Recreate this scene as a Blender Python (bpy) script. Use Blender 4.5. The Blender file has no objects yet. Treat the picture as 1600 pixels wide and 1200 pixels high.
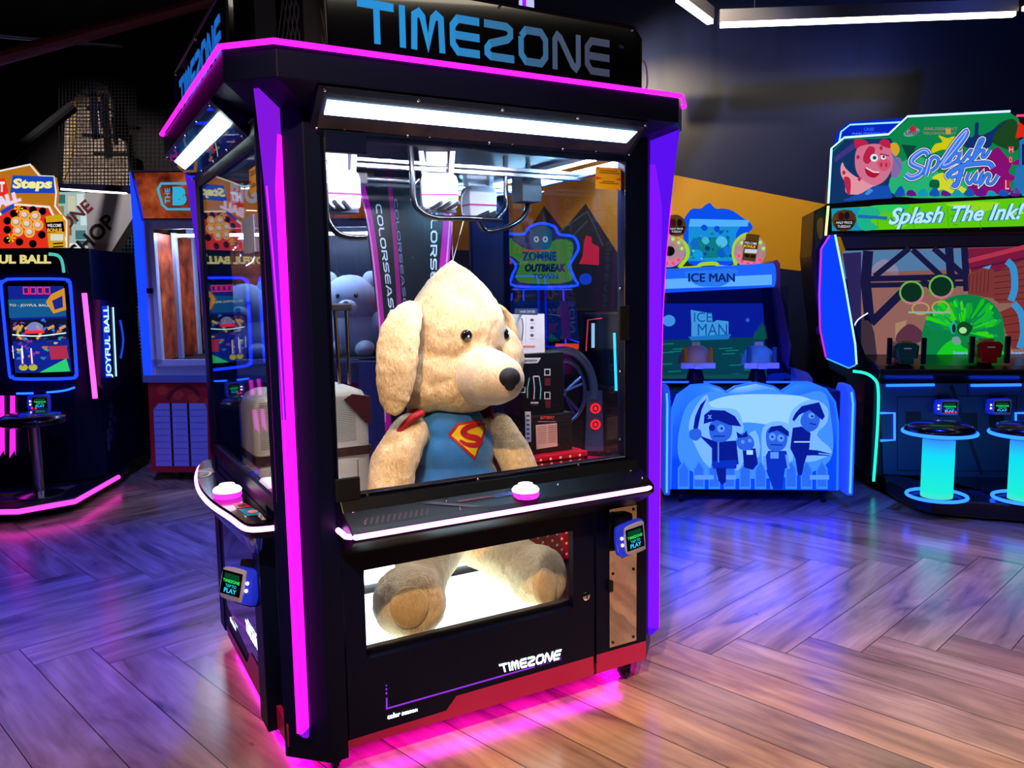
import bpy, bmesh, math, random
from mathutils import Vector, Matrix
from mathutils.bvhtree import BVHTree
random.seed(7)
scn = bpy.context.scene
COL = scn.collection
# ------------------------------------------------------------------ camera, exposure, world
FPX, PITCH, ROLL, CAMH = 1262.64, 6.611, 0.8828, 1.5
_p, _r = math.radians(PITCH), math.radians(ROLL)
FW = Vector((0, math.cos(_p), -math.sin(_p))); _rt = Vector((1, 0, 0)); _dn = FW.cross(_rt)
RT = _rt * math.cos(_r) + _dn * math.sin(_r); DN = _dn * math.cos(_r) - _rt * math.sin(_r)
CAMP = Vector((0, 0, CAMH))
cd = bpy.data.cameras.new('camera'); cam = bpy.data.objects.new('camera', cd); COL.objects.link(cam)
cd.sensor_width = 36; cd.lens = FPX / 1600 * 36; cd.clip_start = 0.05; cd.clip_end = 100
m = Matrix((RT, -DN, -FW)).transposed().to_4x4(); m.translation = CAMP; cam.matrix_world = m
scn.camera = cam
scn.view_settings.view_transform = 'Standard'; scn.view_settings.look = 'None'
scn.view_settings.exposure = 0.0; scn.view_settings.gamma = 1.0; scn.view_settings.use_curve_mapping = False
scn.cycles.use_denoising = True
scn.cycles.max_bounces = 8; scn.cycles.transparent_max_bounces = 24; scn.cycles.glossy_bounces = 4
scn.cycles.sample_clamp_indirect = 6
w = bpy.data.worlds.new('world'); scn.world = w; w.use_nodes = True
w.node_tree.nodes['Background'].inputs[0].default_value = (0.012, 0.02, 0.09, 1)
w.node_tree.nodes['Background'].inputs[1].default_value = 0.5

def lin(h):
    if not isinstance(h, str): return (h[0], h[1], h[2], 1)
    h = h.lstrip('#'); c = [int(h[i:i+2], 16) / 255 for i in (0, 2, 4)]
    return tuple(x / 12.92 if x <= .04045 else ((x + .055) / 1.055) ** 2.4 for x in c) + (1,)
def spot(name, loc, target, power, color, angle, blend=.6, size=.05):
    l = bpy.data.lights.new(name, 'SPOT'); l.energy = power; l.color = lin(color)[:3]
    l.spot_size = math.radians(angle); l.spot_blend = blend; l.shadow_soft_size = size
    o = bpy.data.objects.new(name, l); COL.objects.link(o); o.location = loc
    o.rotation_euler = (Vector(target) - Vector(loc)).to_track_quat('-Z', 'Y').to_euler(); return o
# unseen ceiling spots, several added to brighten dog, floor, walls and prize crane (their fixtures are built with the ceiling)
SPOTS = [((1.5, 0.9, 4.0), (1.15, 1.7, 0), 620, '#ffc07c', 48),
         ((2.6, 1.9, 4.0), (2.3, 2.9, 0), 560, '#ffd8b8', 55),
         ((-0.5, -0.5, 4.0), (-0.05, 2.75, 1.0), 900, '#ffd09c', 30),  # added warm lamp that brightens the dog
         ((-1.6, 4.6, 4.0), (-2.1, 3.8, 0), 1200, '#0418ff', 50),  # added for a blue pool on the left floor
         ((-2.2, 4.3, 4.0), (-2.5, 6.45, .6), 260, '#8088ff', 26),  # added to brighten the dim lower body of the prize crane
         ((2.4, 4.4, 4.0), (2.0, 4.3, 0), 650, '#0838ff', 60),  # added for a blue pool on the right floor
         ((0.2, 5.4, 4.0), (0.4, 7.4, 2.2), 70, '#ffb060', 60),  # added to bring up the wall stripe behind the glass
         ((4.2, 4.6, 4.0), (3.9, 7.4, 3.0), 90, '#2840a0', 90),  # added blue wash over the back wall
         ((-2.2, 0.4, 4.0), (-1.5, 2.2, 0), 330, '#ffc4b4', 46),
         ((-1.2, 2.6, 4.0), (-2.3, 4.2, 0), 260, '#1424ff', 60),  # added to deepen the blue on the left floor
         ((1.0, 4.6, 4.0), (1.95, 7.4, 2.75), 260, '#c4c8f0', 50),
         ((1.6, 5.0, 4.0), (1.6, 7.4, 2.0), 240, '#ffe4b8', 60),
         ((-3.9, 6.2, 4.0), (-4.1, 8.3, 2.6), 330, '#ffe8dc', 50)]
for i, (a, b, c, d, e) in enumerate(SPOTS): spot('unseen_spot_lamp', a, b, c, d, e)

# ------------------------------------------------------------------ materials
MC = {}
def em(h, s=1.0):
    k = ('e', h, s)
    if k not in MC:
        m = bpy.data.materials.new('glow_%d' % len(MC)); m.use_nodes = True; nt = m.node_tree; nt.nodes.clear()
        e = nt.nodes.new('ShaderNodeEmission'); o = nt.nodes.new('ShaderNodeOutputMaterial')
        e.inputs[0].default_value = lin(h); e.inputs[1].default_value = s
        nt.links.new(e.outputs[0], o.inputs[0]); MC[k] = m
        if s <= 1.3: m.cycles.emission_sampling = 'NONE'
    return MC[k]
def bl(h, k):
    """a saturated light: its weak channels stay as seen while its strong one runs far past white"""
    c = lin(h)[:3]; m = max(c); return tuple((x if x > .7*m else x/k) for x in c)
def pt(h, rough=.5, metal=0.0, coat=0.0, spec=.5, bump=0, bscale=200, glow=None, gs=0, sheen=0):
    if gs < .34: glow, gs = None, 0         # weak glow is dropped
    k = ('p', h, rough, metal, coat, spec, bump, bscale, glow, gs, sheen)
    if k not in MC:
        m = bpy.data.materials.new('paint_%d' % len(MC)); m.use_nodes = True; nt = m.node_tree
        b = nt.nodes['Principled BSDF']; b.inputs['Base Color'].default_value = lin(h)
        b.inputs['Roughness'].default_value = rough; b.inputs['Metallic'].default_value = metal
        b.inputs['Coat Weight'].default_value = coat; b.inputs['Specular IOR Level'].default_value = spec
        b.inputs['Sheen Weight'].default_value = sheen
        if glow: b.inputs['Emission Color'].default_value = lin(glow); b.inputs['Emission Strength'].default_value = gs
        if bump:
            n = nt.nodes.new('ShaderNodeTexNoise'); n.inputs['Scale'].default_value = bscale; n.inputs['Detail'].default_value = 4
            tc = nt.nodes.new('ShaderNodeTexCoord'); nt.links.new(tc.outputs['Object'], n.inputs['Vector'])
            bp = nt.nodes.new('ShaderNodeBump'); bp.inputs['Strength'].default_value = bump; bp.inputs['Distance'].default_value = .01
            nt.links.new(n.outputs[0], bp.inputs['Height']); nt.links.new(bp.outputs[0], b.inputs['Normal'])
        MC[k] = m
    return MC[k]
def glass(tint='#ffffff', ior=1.5, rough=0.0, dim=1.0):
    """thin clear pane: transparent, with a mirror share that grows towards grazing sight (Schlick)"""
    k = ('g', tint, ior, rough, dim)
    if k not in MC:
        m = bpy.data.materials.new('glass_%d' % len(MC)); m.use_nodes = True; nt = m.node_tree; nt.nodes.clear(); N = nt.nodes.new; L = nt.links.new
        t = N('ShaderNodeBsdfTransparent'); g = N('ShaderNodeBsdfGlossy'); mx = N('ShaderNodeMixShader'); o = N('ShaderNodeOutputMaterial'); ge = N('ShaderNodeNewGeometry')
        c = lin(tint); t.inputs[0].default_value = (c[0]*dim, c[1]*dim, c[2]*dim, 1); g.inputs['Roughness'].default_value = rough
        d = N('ShaderNodeVectorMath'); d.operation = 'DOT_PRODUCT'; L(ge.outputs['Incoming'], d.inputs[0]); L(ge.outputs['Normal'], d.inputs[1])
        def mt(op, a, b=None):
            n = N('ShaderNodeMath'); n.operation = op
            for i, q in enumerate((a, b)):
                if q is None: continue
                if isinstance(q, (int, float)): n.inputs[i].default_value = q
                else: L(q, n.inputs[i])
            return n.outputs[0]
        f0 = ((ior-1)/(ior+1))**2
        x = mt('POWER', mt('SUBTRACT', 1.0, mt('ABSOLUTE', d.outputs['Value'])), 5.0); f = mt('ADD', mt('MULTIPLY', x, 1-f0), f0)
        L(f, mx.inputs[0]); L(t.outputs[0], mx.inputs[1]); L(g.outputs[0], mx.inputs[2]); L(mx.outputs[0], o.inputs[0]); MC[k] = m
    return MC[k]
def nodemat(name, base=None):
    m = bpy.data.materials.new(name); m.use_nodes = True; return m, m.node_tree, m.node_tree.nodes['Principled BSDF']
def ramp(nt, stops):
    r = nt.nodes.new('ShaderNodeValToRGB'); e = r.color_ramp.elements
    while len(e) < len(stops): e.new(.5)
    for i, (p, c) in enumerate(stops): e[i].position = p; e[i].color = lin(c)
    return r
BLK = pt('#030828', .42, spec=.16); BLK2 = pt('#05060c', .6, spec=.3); GLOSS = pt('#07070d', .12, coat=.6)
NAVY = pt('#0b1026', .45); STEEL = pt('#b8bcc4', .18, 1.0); CHROME = pt('#d8dce2', .08, 1.0); DKM = pt('#22252e', .4, .8)
RUB = pt('#0a0a0a', .8); WHITE = pt('#e6e8ee', .35); MAG = em('#ff10f0', 2.2)

# ------------------------------------------------------------------ frames, planes, mesh builder
class Fr:
    def __init__(s, x, y, yaw):
        s.M = Matrix.Translation((x, y, 0)) @ Matrix.Rotation(math.radians(yaw), 4, 'Z'); s.I = s.M.inverted()
        s.c = s.I @ CAMP
    def hit(s, x, y, p0, n):
        """local point where the sight line of photo point (x, y) meets a surface of this machine"""
        d = RT * ((x - 800) / FPX) + DN * ((y - 600) / FPX) + FW
        d = s.I.to_3x3() @ d; p0 = Vector(p0); n = Vector(n)
        return s.c + d * ((p0 - s.c).dot(n) / d.dot(n))
class Pl:
    def __init__(s, fr, p0, n): s.fr, s.p0, s.n = fr, Vector(p0), Vector(n).normalized()
    def __call__(s, x, y, k=0): return s.fr.hit(x, y, s.p0, s.n) + s.n * (k * .0012)
def F(fr, v): return Pl(fr, (0, v, 0), (0, -1, 0))      # a plane facing the machine's front, depth v
def SL(fr, u): return Pl(fr, (u, 0, 0), (-1, 0, 0))     # its left side
def SR(fr, u): return Pl(fr, (u, 0, 0), (1, 0, 0))
OFF = {}
class MB:
    def __init__(s, m=None): s.v, s.f, s.mi, s.ms, s.dm, s.uv = [], [], [], [], m, None
    def mat(s, m):
        m = m or s.dm
        if m not in s.ms: s.ms.append(m)
        return s.ms.index(m)
    def add(s, vs, fs, m=None):
        b = len(s.v); s.v += [Vector(v) for v in vs]; i = s.mat(m)
        for f in fs: s.f.append([b + k for k in f]); s.mi.append(i)
        return s
    def box(s, a, b, m=None):
        (x0, y0, z0), (x1, y1, z1) = a, b
        return s.add([(x0,y0,z0),(x1,y0,z0),(x1,y1,z0),(x0,y1,z0),(x0,y0,z1),(x1,y0,z1),(x1,y1,z1),(x0,y1,z1)],
              [(0,3,2,1),(4,5,6,7),(0,1,5,4),(1,2,6,5),(2,3,7,6),(3,0,4,7)], m)
    def loft(s, rings, m=None, cap=True, closed=True):
        n = len(rings[0]); vs = [p for r in rings for p in r]; fs = []
        for k in range(len(rings) - 1):
            for i in range(n if closed else n - 1):
                j = (i + 1) % n; fs.append((k*n+i, k*n+j, (k+1)*n+j, (k+1)*n+i))
        if cap: fs += [tuple(range(n))[::-1], tuple((len(rings)-1)*n + i for i in range(n))]
        return s.add(vs, fs, m)
    def prism(s, poly, a, b, ax='z', m=None):
        g = {'z': lambda p, t: (p[0], p[1], t), 'x': lambda p, t: (t, p[0], p[1]), 'y': lambda p, t: (p[0], t, p[1])}[ax]
        return s.loft([[g(p, a) for p in poly], [g(p, b) for p in poly]], m)
    def poly(s, pts, m=None): return s.add(pts, [tuple(range(len(pts)))], m)
    def plate(s, pts, d, m=None):           # planar outline given thickness d (a vector)
        d = Vector(d); return s.loft([[Vector(p) for p in pts], [Vector(p) + d for p in pts]], m)
    def tube(s, pts, r, m=None, n=8, closed=False):
        pts = [Vector(p) for p in pts]; rings = []; N = len(pts)
        up = None
        for i, p in enumerate(pts):
            a = pts[i-1] if i or closed else p; b = pts[(i+1) % N] if i < N-1 or closed else p
            t = (b - a).normalized()
            if up is None: up = Vector((0,0,1)) if abs(t.z) < .9 else Vector((1,0,0))
            x = t.cross(up); x.normalize(); up = x.cross(t).normalized()
            rr = r[i] if isinstance(r, (list, tuple)) else r
            rings.append([p + x*rr*math.cos(2*math.pi*k/n) + up*rr*math.sin(2*math.pi*k/n) for k in range(n)])
        if closed: rings.append(rings[0])
        return s.loft(rings, m, cap=not closed)
    def cyl(s, a, b, r, m=None, n=20, r2=None): return s.tube([a, b], [r, r2 if r2 is not None else r], m, n)
    def lathe(s, prof, c, m=None, n=28, ax='z'):
        g = {'z': lambda r, a, h: (c[0]+r*math.cos(a), c[1]+r*math.sin(a), c[2]+h),
             'y': lambda r, a, h: (c[0]+r*math.cos(a), c[1]+h, c[2]+r*math.sin(a)),
             'x': lambda r, a, h: (c[0]+h, c[1]+r*math.cos(a), c[2]+r*math.sin(a))}[ax]
        return s.loft([[g(r, 2*math.pi*k/n, h) for k in range(n)] for r, h in prof], m)
    def sph(s, c, r, m=None, n=20, k=12):
        r = r if isinstance(r, (list, tuple)) else (r, r, r)
        return s.loft([[(c[0]+r[0]*math.sin(math.pi*j/k)*math.cos(2*math.pi*i/n), c[1]+r[1]*math.sin(math.pi*j/k)*math.sin(2*math.pi*i/n),
              c[2]-r[2]*math.cos(math.pi*j/k)) for i in range(n)] for j in ([.02]+list(range(1, k))+[k-.02])], m)
    def build(s, name, parent=None, smooth=False, bevel=0, label=None, segs=2):
        off = OFF.get(parent.name if parent else '', Vector((0,0,0)))
        me = bpy.data.meshes.new(name); me.from_pydata([v - off for v in s.v], [], s.f)
        for m in s.ms: me.materials.append(m or BLK)
        for p, i in zip(me.polygons, s.mi): p.material_index = i; p.use_smooth = smooth
        me.update()
        bm = bmesh.new(); bm.from_mesh(me)
        if not getattr(s, 'flat', False): bmesh.ops.recalc_face_normals(bm, faces=bm.faces)
        bm.to_mesh(me); bm.free()
        o = bpy.data.objects.new(name, me); COL.objects.link(o)
        if parent: o.parent = parent
        OFF[o.name] = off
        if bevel:
            b = o.modifiers.new('bevel', 'BEVEL'); b.width = bevel; b.segments = segs; b.limit_method = 'ANGLE'; b.angle_limit = .7
        if smooth and not bevel:
            for e in me.edges: pass
            try: me.set_sharp_from_angle(angle=math.radians(50))
            except Exception: pass
        if label: o['label'] = label
        return o
def thing(name, label, cat, fr=None, base=(0, 0, 0), group=None):
    o = bpy.data.objects.new(name, None); COL.objects.link(o); o.empty_display_size = .1
    o.matrix_world = (fr.M if fr else Matrix()) @ Matrix.Translation(base)
    o['label'] = label; o['category'] = cat
    if group: o['group'] = group
    OFF[o.name] = Vector(base); return o
_SM = {}
def dots(name, pts, r, parent, mat=None, n=8, k=5):
    """small repeated fittings (screws, bulbs, lamps): each its own part, sharing one mesh"""
    off = OFF.get(parent.name, Vector()); key = (name, r, (mat or CHROME).name, n)
    for p in pts:
        if key not in _SM:
            b = MB(mat or CHROME); b.sph((0, 0, 0), r, n=n, k=k); t = b.build(name, None, True); _SM[key] = t.data; bpy.data.objects.remove(t)
        o = bpy.data.objects.new(name, _SM[key]); COL.objects.link(o); o.parent = parent; o.location = Vector(p) - off; OFF[o.name] = off
def tag(o, label, cat, group=None):
    o['label'] = label; o['category'] = cat
    if group: o['group'] = group
    return o
def struct(o): o['kind'] = 'structure'; return o
def spline(pts, n=6, closed=False):
    P = [Vector(p) for p in pts]; out = []; N = len(P)
    for i in range(N if closed else N - 1):
        g = lambda k: P[k % N] if closed else P[max(0, min(N-1, k))]
        a, b, c, d = g(i-1), g(i), g(i+1), g(i+2)
        for t in range(n):
            t /= n; out.append(.5*((2*b)+(c-a)*t+(2*a-5*b+4*c-d)*t*t+(3*b-a-3*c+d)*t**3))
    if not closed: out.append(P[-1])
    return out
def ribbon(pts, w, closed=False):           # 2-D stroke outline as quads
    P = [Vector(p[:2]) for p in pts]; N = len(P); L, R = [], []
    for i, p in enumerate(P):
        a = P[i-1] if i or closed else None; b = P[(i+1) % N] if i < N-1 or closed else None
        t1 = (p - a).normalized() if a is not None and (p-a).length > 1e-9 else None
        t2 = (b - p).normalized() if b is not None and (b-p).length > 1e-9 else None
        t = ((t1 or t2) + (t2 or t1)); t = t.normalized() if t.length > 1e-6 else (t1 or t2)
        n = Vector((-t.y, t.x)); c = max(.45, abs(n.dot(Vector((-(t1 or t2).y, (t1 or t2).x)))))
        ww = w[i] if isinstance(w, (list, tuple)) else w
        L.append(p + n*ww/2/c); R.append(p - n*ww/2/c)
    vs = L + R; fs = [(i, (i+1) % N, N+(i+1) % N, N+i) for i in range(N if closed else N-1)]
    return vs, fs
_TX = {}
def text2d(t, bold=0, shear=0):
    k = (t, bold, shear)
    if k not in _TX:
        c = bpy.data.curves.new('t', 'FONT'); c.body = t; c.size = 1; c.offset = bold; c.shear = shear; c.resolution_u = 3
        c.fill_mode = 'FRONT'; c.extrude = 0
        o = bpy.data.objects.new('t', c); COL.objects.link(o); dg = bpy.context.evaluated_depsgraph_get()
        me = bpy.data.meshes.new_from_object(o.evaluated_get(dg)); vs = [Vector(v.co[:2]) for v in me.vertices]; fs = [tuple(p.vertices) for p in me.polygons]
        bpy.data.objects.remove(o); bpy.data.curves.remove(c); bpy.data.meshes.remove(me)
        xs = [v.x for v in vs]; ys = [v.y for v in vs]
        _TX[k] = (vs, fs, min(xs), max(xs), min(ys), max(ys))
    return _TX[k]
WIDE = {'T': (1.15, [[(0,.9),(1.15,.9)], [(.6,.82),(.6,0)]]), 'I': (.2, [[(.1,0),(.1,1)]]),
 'M': (1.15, [[(.1,0),(.13,.82),(.28,.9),(.4,.8),(.57,.18),(.75,.8),(.87,.9),(1.02,.82),(1.05,0)]]),
 'E': (1.05, [[(1.05,.9),(.28,.9),(.1,.72),(.1,.28),(.28,.1),(1.05,.1)], [(.14,.5),(1.05,.5)]]),
 'Z': (1.1, [[(0,.9),(.82,.9),(.97,.82),(.97,.68),(.85,.58),(.22,.42),(.1,.3),(.1,.18),(.24,.1),(1.1,.1)]]),
 'O': (1.15, [[(.1,.72),(.28,.9),(.87,.9),(1.05,.72),(1.05,.28),(.87,.1),(.28,.1),(.1,.28),(.1,.72)]]),
 'N': (1.15, [[(.1,0),(.1,.78),(.2,.9),(.32,.84),(.83,.16),(.95,.1),(1.05,.22),(1.05,1)]]),
 'C': (1.0, [[(1.0,.9),(.28,.9),(.1,.72),(.1,.28),(.28,.1),(1.0,.1)]]), 'L': (.9, [[(.1,1),(.1,.28),(.28,.1),(.9,.1)]]),
 'R': (1.1, [[(.1,0),(.1,.9),(.85,.9),(1.0,.75),(1.0,.6),(.85,.45),(.3,.45)], [(.6,.42),(1.0,0)]]),
 'S': (1.05, [[(1.05,.9),(.25,.9),(.1,.78),(.1,.62),(.25,.5),(.8,.5),(.95,.38),(.95,.22),(.8,.1),(0,.1)]]),
 'A': (1.15, [[(.05,0),(.42,.85),(.57,.9),(.73,.85),(1.1,0)], [(.42,.28),(1.08,.28)]])}
def wide_word(word, t=.2, gap=.17):
    x = 0; vs = []; fs = []
    for ch in word:
        if ch not in WIDE: x += .6; continue
        wd, st = WIDE[ch]
        for s in st:
            a, b = ribbon([(px + x, py) for px, py in s], t); fs += [tuple(len(vs) + k for k in f) for f in b]; vs += a
        x += wd + gap
    return vs, fs, 0, x - gap, 0, 1
class Art(MB):
    """flat artwork laid in thin layers on one plane; drawn in the photo's own coordinates through a Pl"""
    def __init__(s, pl, m=None): super().__init__(m); s.pl = pl; s.flat = True
    def P(s, pts, m, k=1): return s.poly([s.pl(x, y, k) for x, y in pts], m)
    def line(s, pts, w, m, k=2, sm=0, closed=False):
        if sm: pts = [(p.x, p.y) for p in spline([(a, b, 0) for a, b in pts], sm, closed)]
        vs, fs = ribbon(pts, w, closed); return s.add([s.pl(v.x, v.y, k) for v in vs], fs, m)
    def blob(s, pts, m, k=1, n=5): return s.P([(p.x, p.y) for p in spline([(a, b, 0) for a, b in pts], n, True)], m, k)
    def ell(s, x, y, rx, ry, m, k=2, n=20, rot=0):
        c, q = math.cos(rot), math.sin(rot)
        return s.P([(x+rx*math.cos(a)*c-ry*math.sin(a)*q, y+rx*math.cos(a)*q+ry*math.sin(a)*c) for a in [2*math.pi*i/n for i in range(n)]], m, k)
    def rect(s, x0, y0, x1, y1, m, k=1): return s.P([(x0,y0),(x1,y0),(x1,y1),(x0,y1)], m, k)
    def word(s, T, q, m, k=3):
        vs, fs, x0, x1, y0, y1 = T; tl, tr, br, bl = [Vector(p) for p in q]
        out = []
        for v in vs:
            a = (v.x-x0)/(x1-x0); b = (v.y-y0)/(y1-y0)
            p = (bl*(1-a)+br*a)*(1-b)+(tl*(1-a)+tr*a)*b; out.append(s.pl(p.x, p.y, k))
        return s.add(out, fs, m)
    def text(s, t, q, m, k=3, bold=0.0, shear=0): return s.word(text2d(t, bold, shear), q, m, k)
    def tx(s, t, x0, y0, x1, y1, m, k=3, bold=0.0, shear=0): return s.text(t, ((x0,y0),(x1,y0),(x1,y1),(x0,y1)), m, k, bold, shear)
class Loc(Art):
    """the same, drawn in local metres: ax 'f' -> (u, z) on depth v; 's' -> (v, z) on side u; 't' -> (u, v) on height z"""
    def __init__(s, ax, val, sg=-1, m=None):
        g = {'f': lambda x, y, k=0: Vector((x, val + sg*k*.0012, y)), 's': lambda x, y, k=0: Vector((val + sg*k*.0012, x, y)),
             't': lambda x, y, k=0: Vector((x, y, val + abs(k)*.0012))}[ax]
        super().__init__(g, m)
# ================================================================== ROOM
def wood():
    m, nt, b = nodemat('plank_wood'); L = nt.links.new; N = nt.nodes.new
    uv = N('ShaderNodeUVMap'); uv.uv_map = 'UVMap'
    mp = N('ShaderNodeMapping'); mp.inputs['Scale'].default_value = (1.1, 5, 1); L(uv.outputs[0], mp.inputs[0])
    n1 = N('ShaderNodeTexNoise'); n1.inputs['Scale'].default_value = 1.6; n1.inputs['Detail'].default_value = 7; n1.inputs['Distortion'].default_value = .8
    L(mp.outputs[0], n1.inputs['Vector'])
    mp2 = N('ShaderNodeMapping'); mp2.inputs['Scale'].default_value = (2, 26, 1); L(uv.outputs[0], mp2.inputs[0])
    n2 = N('ShaderNodeTexNoise'); n2.inputs['Scale'].default_value = 1.5; n2.inputs['Detail'].default_value = 4; L(mp2.outputs[0], n2.inputs['Vector'])
    vo = N('ShaderNodeTexVoronoi'); vo.inputs['Scale'].default_value = 2.2; mp3 = N('ShaderNodeMapping'); mp3.inputs['Scale'].default_value = (1, 2.2, 1)
    L(uv.outputs[0], mp3.inputs[0]); L(mp3.outputs[0], vo.inputs['Vector'])
    r = ramp(nt, [(.28, '#6a5446'), (.42, '#a08270'), (.6, '#c0a288'), (.78, '#d4b89c')]); L(n1.outputs[0], r.inputs[0])
    r2 = ramp(nt, [(.3, '#8f8f8f'), (.7, '#ffffff')]); L(n2.outputs[0], r2.inputs[0])
    mx = N('ShaderNodeMixRGB'); mx.blend_type = 'MULTIPLY'; mx.inputs[0].default_value = .4; L(r.outputs[0], mx.inputs[1]); L(r2.outputs[0], mx.inputs[2])
    kr = ramp(nt, [(.0, '#4a382c'), (.055, '#ffffff')]); L(vo.outputs['Distance'], kr.inputs[0])
    mk = N('ShaderNodeMixRGB'); mk.blend_type = 'MULTIPLY'; mk.inputs[0].default_value = .7; L(mx.outputs[0], mk.inputs[1]); L(kr.outputs[0], mk.inputs[2])
    at = N('ShaderNodeAttribute'); at.attribute_name = 'tone'
    mt = N('ShaderNodeMixRGB'); mt.blend_type = 'MULTIPLY'; mt.inputs[0].default_value = 1; L(mk.outputs[0], mt.inputs[1]); L(at.outputs['Color'], mt.inputs[2])
    L(mt.outputs[0], b.inputs['Base Color'])
    rr = N('ShaderNodeMapRange'); rr.inputs[3].default_value = .18; rr.inputs[4].default_value = .28; L(n1.outputs[0], rr.inputs[0]); L(rr.outputs[0], b.inputs['Roughness'])
    bp = N('ShaderNodeBump'); bp.inputs['Strength'].default_value = .05; bp.inputs['Distance'].default_value = .004; L(n2.outputs[0], bp.inputs['Height']); L(bp.outputs[0], b.inputs['Normal'])
    b.inputs['Specular IOR Level'].default_value = 1.0; b.inputs['IOR'].default_value = 1.75
    return m
def build_floor():
    Wd, Ln, gp = .2186, 1.40, .0016; st = Wd*math.sqrt(2); h = math.sqrt(.5)
    vs, fs, uvs, tones = [], [], [], []
    X0, Y0 = .645, 3.325
    for row in range(-6, 7):
        y = Y0 + row*Ln*h
        up = row % 2 == 0
        for k in range(-30, 31):
            if up: a = Vector((X0 + row*Ln*h*0 + k*st, y)); d = Vector((h, h)); e = Vector((h, -h))
            else: a = Vector((X0 + k*st + (Ln*h), y)); d = Vector((-h, h)); e = Vector((-h, -h))
            if row % 2: a.x += 0
            c = a + d*Ln/2
            if abs(c.x) > 7.4 or c.y < -3.2 or c.y > 9.6: continue
            p = [a + d*gp + e*gp, a + d*(Ln-gp) + e*gp, a + d*(Ln-gp) + e*(Wd-gp), a + d*gp + e*(Wd-gp)]
            b = len(vs); vs += [(q.x, q.y, 0) for q in p]; fs.append((b, b+1, b+2, b+3) if not up else (b+3, b+2, b+1, b))
            ox, oy = random.uniform(0, 50), random.uniform(0, 50)
            q4 = [(ox, oy), (ox+Ln, oy), (ox+Ln, oy+Wd), (ox, oy+Wd)]; uvs += q4 if not up else q4[::-1]
            t = random.uniform(.72, 1.06); wv = random.uniform(-.05, .05); tones.append((t+wv, t, t-wv, 1))
    b = len(vs); vs += [(-7.6, -3.4, -.004), (7.6, -3.4, -.004), (7.6, 9.8, -.004), (-7.6, 9.8, -.004)]; fs.append((b, b+1, b+2, b+3)); uvs += [(0,0)]*4; tones.append((.2,.2,.2,1))
    me = bpy.data.meshes.new('floor'); me.from_pydata(vs, [], fs); me.materials.append(wood()); me.materials.append(pt('#1a1410', .7))
    me.polygons[len(fs)-1].material_index = 1
    me.uv_layers.new(name='UVMap'); me.color_attributes.new('tone', 'FLOAT_COLOR', 'CORNER')
    ul = me.uv_layers['UVMap']
    for i, p in enumerate(me.polygons):
        for j, li in enumerate(p.loop_indices): ul.data[li].uv = uvs[4*i+j]
    ca = me.color_attributes['tone']
    for i, p in enumerate(me.polygons):
        for li in p.loop_indices: ca.data[li].color = tones[i]
    o = bpy.data.objects.new('floor', me); COL.objects.link(o); struct(o)
build_floor()
CEIL = 4.1
struct(MB(pt('#06070c', .8)).box((-7.6, -3.4, CEIL), (7.6, 9.8, CEIL+.1)).build('ceiling'))
struct(MB(pt('#141c3c', .36, spec=.6)).box((-1.9, 7.4, 0), (7.5, 7.55, CEIL)).build('wall_back'))
struct(MB(pt('#0a0d1c', .5)).box((7.4, -3.3, 0), (7.55, 7.5, CEIL)).build('wall_right'))
struct(MB(pt('#05060c', .6)).box((-7.55, -3.3, 0), (-7.4, 9.7, CEIL)).build('wall_left'))
struct(MB(pt('#0a0b16', .6)).box((-7.5, -3.4, 0), (7.5, -3.25, CEIL)).build('wall_front'))
RM = Fr(0, 0, 0)
# yellow paint stripe with mountain shapes on the back wall
WP = Pl(RM, (0, 7.4, 0), (0, -1, 0))
a = Art(WP); a.P([(640, 178), (1045, 272), (1320, 325), (1320, 432), (1267, 425), (1045, 400), (760, 392), (640, 388)], pt('#c8900c', .42), 1)
nv = pt('#141a30', .5)
a.P([(800, 400), (850, 322), (880, 360), (915, 318), (968, 400)], nv, 2)
for q in ([(868, 366), (918, 330)], [(918, 330), (942, 384)], [(880, 384), (918, 345)]): a.line(q, 2, pt('#3a5a88', .5), 3)
struct(a.build('trim_1'))
struct(MB(pt('#101014', .5)).box((-1.9, 7.36, 0), (7.4, 7.4, .1)).build('baseboard_back'))
# ceiling tube lamps in a zigzag; each is a housing with a glowing diffuser
def tube_lamp(p, q, label, s=9, w=.055):
    t = thing('tube_lamp', label, 'ceiling lamp', RM, p, 'slim white tube lamps under the ceiling')
    p, q = Vector(p), Vector(q); d = (q-p).normalized(); n = Vector((0,0,1)).cross(d)
    h = MB(pt('#3a3a42', .4)); c = [p + n*w/2, p - n*w/2, p - n*w/2 + Vector((0,0,.09)), p + n*w/2 + Vector((0,0,.09))]
    h.loft([c, [x + (q-p) for x in c]]); h.build('housing', t)
    l = MB(em('#fff2d8', s)); c = [p + n*w*.42 - Vector((0,0,.03)), p - n*w*.42 - Vector((0,0,.03)), p - n*w*.42, p + n*w*.42]
    c = [x + d*.015 for x in c]; l.loft([c, [x + (q-p) - d*.03 for x in c]]); l.build('diffuser', t)
    for k in (.12, .88): e = p + (q-p)*k; MB(DKM).cyl(e + Vector((0,0,.08)), (e.x, e.y, CEIL), .004, n=6).build('hanger', t)
TP = Pl(RM, (0, 6.3, 0), (0, -1, 0))
A1, A2 = TP(1123, 36), TP(1588, 19)
tube_lamp(A1, A2, 'long horizontal white tube lamp hanging above the back wall at upper right')
B1 = Vector(A1) + Vector((-.06, 0, .02)); d = RM.hit(1060, -6, (0, 5.6, 0), (0, -1, 0)); tube_lamp(B1, d, 'short slanted white tube lamp meeting the left end of the long one')
B2 = Vector(A2) + Vector((.05, 0, .03)); tube_lamp(B2, B2 + Vector((.15, -1.6, 0)), 'white tube lamp at the upper right corner of the picture')
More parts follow.
